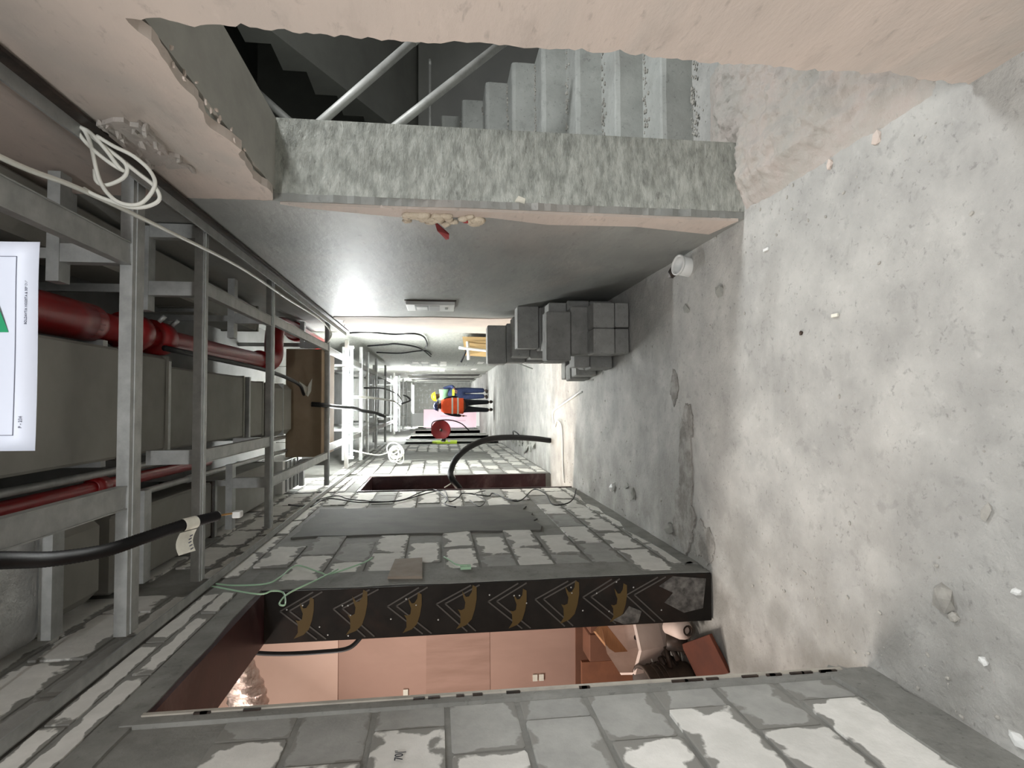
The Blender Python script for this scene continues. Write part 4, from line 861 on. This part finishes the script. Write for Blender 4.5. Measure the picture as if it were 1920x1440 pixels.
for i in range(600):
    u = rg.random()
    if u < .45: x, y = XL+.02+abs(rg.gauss(0,.16)), rg.uniform(1.0, 7)
    elif u < .75: x, y = rg.uniform(.7, 1.7), rg.uniform(1.3, 3.2)
    else: x, y = rg.uniform(-.9,.9), rg.uniform(1.1, 7)
    s = rg.choice((.002,.003,.003,.004,.007)); bmesh.ops.create_icosphere(bm, subdivisions=1, radius=s, matrix=Matrix.Translation((x, y, floor_h(x, y)+s*.2)) @ Matrix.Rotation(rg.random()*6, 4, 'Z') @ Matrix.Diagonal((1.4, .9, .7, 1)))
tag(from_bm('floor_grit', bm, rubble_m), 'fine grit and crumbs scattered over the concrete floor', 'grit', kind='stuff')
# mortar mound in the stair opening
def mound():
    v = []; f = []; nx, ny = 110, 150
    for j in range(ny+1):
        for i in range(nx+1):
            x = .86+.95*i/nx; y = 1.36+1.75*j/ny
            e = (x-.93)/.12 if y < 2.70 else (x-1.31)/.05
            e2 = (y-1.50-.6*max(0, 1.05-x))/.35; d = max(0, min(1, e, e2, (3.08-y)/.2))
            h = d*(.035+.05*math.exp(-((x-1.12)**2/.03+(y-2.3)**2/.10))+.03*nz(x*7, y*7, 4)+.02*nz(x*17, y*17, 2)+.012*nz(x*39, y*39)+.006*nz(x*85, y*85))-.015*(1-d)-.004
            v.append((x, y, h))
    for j in range(ny):
        for i in range(nx): a = j*(nx+1)+i; f.append((a, a+1, a+nx+2, a+nx+1))
    return mesh('rubble_mound', v, f, mound_m, None, True)
tag(mound(), 'low reddish mound of dried mortar and rubble in the stair opening', 'rubble', kind='stuff')

# ---------------------------------------------------------------- workers
def skin_mesh(name, verts, edges, mat, parent, sub=2):
    me = bpy.data.meshes.new(name); me.from_pydata([v[0] for v in verts], edges, []); me.update()
    o = link(name, me, mat, parent); sm = o.modifiers.new('skin', 'SKIN'); sm.use_smooth_shade = True
    for i, v in enumerate(verts):
        r = v[1]; o.data.skin_vertices[0].data[i].radius = (r, r) if not isinstance(r, tuple) else r
    o.data.skin_vertices[0].data[0].use_root = True
    o.modifiers.new('sub', 'SUBSURF').levels = sub; o.modifiers['sub'].render_levels = sub
    return o
def helmet(c, mt, parent, tilt=(0,0,1), fwd=(0,1,0)):
    up = Vector(tilt).normalized(); lathe('helmet_shell', [(0,.135), (.03,.132), (.07,.118), (.105,.085), (.125,.04), (.13,0)], c, up, mt, parent, seg=24)
    lathe('helmet_brim', [(-.004,.13), (-.008,.155), (.0,.158), (.006,.132)], c, up, mt, parent, seg=24)
    f2 = (Vector(fwd)-up*Vector(fwd).dot(up)).normalized(); s = up.cross(f2); q = Vector(c)
    mesh('peak', [q+f2*.12+s*.10, q+f2*.20+s*.05-up*.02, q+f2*.20-s*.05-up*.02, q+f2*.12-s*.10, q+f2*.12+s*.10+up*.012, q+f2*.20+s*.05-up*.01, q+f2*.20-s*.05-up*.01, q+f2*.12-s*.10+up*.012], [(0,1,2,3), (7,6,5,4), (0,4,5,1), (1,5,6,2), (2,6,7,3), (3,7,4,0)], mt, parent)
def hand(parent, wrist, d, side):
    w_ = Vector(wrist); d = Vector(d).normalized(); s = Vector(side).normalized(); 
    vs = [(w_, .024), (w_+d*.08, .03)]; es = [(0,1)]
    o = skin_mesh('palm', vs, es, skin_m, parent, 1)
    for k, (off, L) in enumerate(((-.028,.06), (-.01,.072), (.01,.068), (.028,.052))):
        a = w_+d*.08+s*off; skin_mesh('finger', [(a, .009), (a+d*L*.55+Vector((0,.01,0)), .009), (a+d*L*.9+Vector((0,.03,0)), .007)], [(0,1), (1,2)], skin_m, parent, 1)
    a = w_+d*.03-s*.03; skin_mesh('thumb', [(a, .011), (a-s*.02+d*.03, .010), (a-s*.022+d*.058, .008)], [(0,1), (1,2)], skin_m, parent, 1)
# first worker: back to the viewer, orange vest
P1 = empty('person', (-.06, 15.9, 0), 'worker seen from behind in orange reflective vest, dark trousers and navy helmet', 'person')
X, Yp = -.06, 15.9
B = [((X,Yp,.84),.09), ((X,Yp,1.0),.09), ((X,Yp,1.2),.10), ((X,Yp+.01,1.31),.085), ((X,Yp+.03,1.385),.055), ((X,Yp+.045,1.42),.065), ((X,Yp+.055,1.49),.082), ((X,Yp+.05,1.545),.06),
     ((X+.17,Yp,1.29),.058), ((X+.235,Yp+.05,1.05),.043), ((X+.20,Yp+.20,.92),.032),
     ((X-.17,Yp,1.29),.058), ((X-.235,Yp+.02,1.05),.045), ((X-.27,Yp+.10,.84),.033),
     ((X+.085,Yp,.78),.088), ((X+.095,Yp+.02,.45),.062), ((X+.10,Yp,.09),.042), ((X-.085,Yp,.78),.088), ((X-.10,Yp+.02,.45),.062), ((X-.115,Yp-.02,.09),.042)]
Ed = [(0,1),(1,2),(2,3),(3,4),(4,5),(5,6),(6,7),(3,8),(8,9),(9,10),(3,11),(11,12),(12,13),(0,14),(14,15),(15,16),(0,17),(17,18),(18,19)]
skin_mesh('body', B, Ed, skin_m, P1)
skin_mesh('trousers', [((X,Yp,.88),.165), ((X+.088,Yp,.76),.10), ((X+.097,Yp+.02,.45),.075), ((X+.10,Yp,.10),.058), ((X-.088,Yp,.76),.10), ((X-.102,Yp+.02,.45),.075), ((X-.117,Yp-.02,.10),.058)], [(0,1),(1,2),(2,3),(0,4),(4,5),(5,6)], darkcloth, P1)
skin_mesh('shirt_sleeves', [((X,Yp,1.27),.11), ((X+.17,Yp,1.29),.075), ((X+.237,Yp+.05,1.05),.053), ((X+.205,Yp+.18,.94),.04), ((X-.17,Yp,1.29),.068), ((X-.237,Yp+.02,1.05),.055), ((X-.268,Yp+.09,.87),.041)], [(0,1),(1,2),(2,3),(0,4),(4,5),(5,6)], darkcloth, P1)
def vest(cx, cy, z0, z1, w0, w1, mt, parent, bands, d=.135):
    v = []; f = []; n = 24; rows = 9
    for j in range(rows+1):
        t = j/rows; z = z0+(z1-z0)*t; ww = w0+(w1-w0)*t
        if t > .8: ww *= 1-.35*(t-.8)/.2
        for i in range(n):
            an = 2*math.pi*i/n; q = 1+.02*math.sin(an*5+z*20); v.append((cx+ww*math.cos(an)*q, cy+d*math.sin(an)*q, z))
    for j in range(rows):
        for i in range(n): f.append((j*n+i, j*n+(i+1) % n, (j+1)*n+(i+1) % n, (j+1)*n+i))
    f.append(tuple(rows*n+i for i in range(n)))
    mesh('vest', v, f, mt, parent, True)
    for z in bands:
        t = (z-z0)/(z1-z0); ww = w0+(w1-w0)*t; vv = []; ff = []
        for k in (0, 1):
            for i in range(n): an = 2*math.pi*i/n; vv.append((cx+(ww*1.025+.004)*math.cos(an), cy+(d*1.025+.004)*math.sin(an), z+.045*k))
        for i in range(n): ff.append((i, (i+1) % n, (i+1) % n+n, i+n))
        mesh('reflective_band', vv, ff, reflect, parent, True)
vest(X, Yp, .80, 1.40, .21, .225, vest_o, P1, (.93, 1.08))
helmet((X, Yp+.05, 1.485), helm_b, P1, (0,.12,1)); tube('collar', [(X-.05,Yp+.02,1.36), (X,Yp+.03,1.41), (X+.05,Yp+.02,1.36)], .06, darkcloth, P1, seg=12)
for s, y in ((1, 0), (-1, -.02)):
    skin_mesh('boot', [((X+s*.105,Yp+y,.10),.056), ((X+s*.105,Yp+y,.04),.05), ((X+s*.11,Yp+y+.15,.035),.042)], [(0,1),(1,2)], dark_metal, P1, 1)
hand(P1, (X-.27, Yp+.10, .84), (-.05,.15,-1), (0,1,0)); hand(P1, (X+.20, Yp+.2, .92), (-.4,.6,-.5), (.6,.4,0))
# second worker: turned half to the left, yellow helmet, navy overalls
P2 = empty('person', (.30, 17.4, 0), 'worker in navy overalls and yellow helmet standing behind the orange vest', 'person')
X, Yp = .30, 17.4
B = [((X,Yp,.84),.085), ((X,Yp,1.0),.085), ((X-.01,Yp,1.22),.09), ((X-.03,Yp,1.33),.08), ((X-.05,Yp,1.41),.052), ((X-.07,Yp+.02,1.46),.064), ((X-.085,Yp+.02,1.54),.084), ((X-.09,Yp+.02,1.6),.06),
     ((X+.15,Yp,1.29),.058), ((X+.21,Yp-.05,1.06),.045), ((X+.12,Yp-.20,1.0),.034), ((X-.2,Yp+.05,1.28),.056), ((X-.25,Yp+.1,1.05),.045), ((X-.2,Yp+.25,.95),.034),
     ((X+.085,Yp,.78),.088), ((X+.09,Yp,.45),.062), ((X+.09,Yp+.02,.09),.042), ((X-.085,Yp,.78),.088), ((X-.09,Yp,.45),.062), ((X-.08,Yp,.09),.042)]
skin_mesh('body', B, Ed, skin_m, P2)
skin_mesh('overalls', [((X,Yp,.86),.15), ((X,Yp,1.05),.155), ((X-.01,Yp,1.24),.15), ((X+.15,Yp,1.29),.07), ((X+.212,Yp-.05,1.06),.058), ((X+.13,Yp-.18,1.01),.045), ((X-.2,Yp+.05,1.28),.066), ((X-.252,Yp+.1,1.05),.056), ((X-.205,Yp+.23,.96),.045),
     ((X+.088,Yp,.76),.105), ((X+.09,Yp,.45),.085), ((X+.09,Yp+.02,.10),.072), ((X-.088,Yp,.76),.105), ((X-.09,Yp,.45),.085), ((X-.08,Yp,.10),.072)], [(0,1),(1,2),(2,3),(3,4),(4,5),(2,6),(6,7),(7,8),(0,9),(9,10),(10,11),(0,12),(12,13),(13,14)], navy, P2)
skin_mesh('yoke', [((X-.02,Yp,1.31),.14), ((X+.07,Yp,1.31),.11), ((X-.12,Yp+.02,1.31),.11)], [(0,1),(0,2)], mint, P2, 1)
v = []; f = []
for k in (0, 1):
    for i in range(20): an = 2*math.pi*i/20; v.append((X+.205*math.cos(an), Yp+.155*math.sin(an), 1.0+.07*k))
for i in range(20): f.append((i, (i+1) % 20, (i+1) % 20+20, i+20))
mesh('reflective_band', v, f, vest_y, P2, True)
helmet((X-.088, Yp+.02, 1.55), helm_y, P2, (-.15,0,1), (-1,.4,0))
for s, y in ((1, .02), (-1, 0)): skin_mesh('boot', [((X+s*.085,Yp+y,.10),.056), ((X+s*.085,Yp+y,.04),.05), ((X+s*.085-.06,Yp+y+.14,.035),.042)], [(0,1),(1,2)], dark_metal, P2, 1)
hand(P2, (X+.12, Yp-.2, 1.0), (-.8,-.3,-.3), (0,.3,1)); hand(P2, (X-.2, Yp+.25, .95), (.3,.6,-.6), (.6,-.3,0))
rock('nose', (X-.16, Yp+.02, 1.49), (.02,.014,.02), skin_m, seed=4, parent=P2)
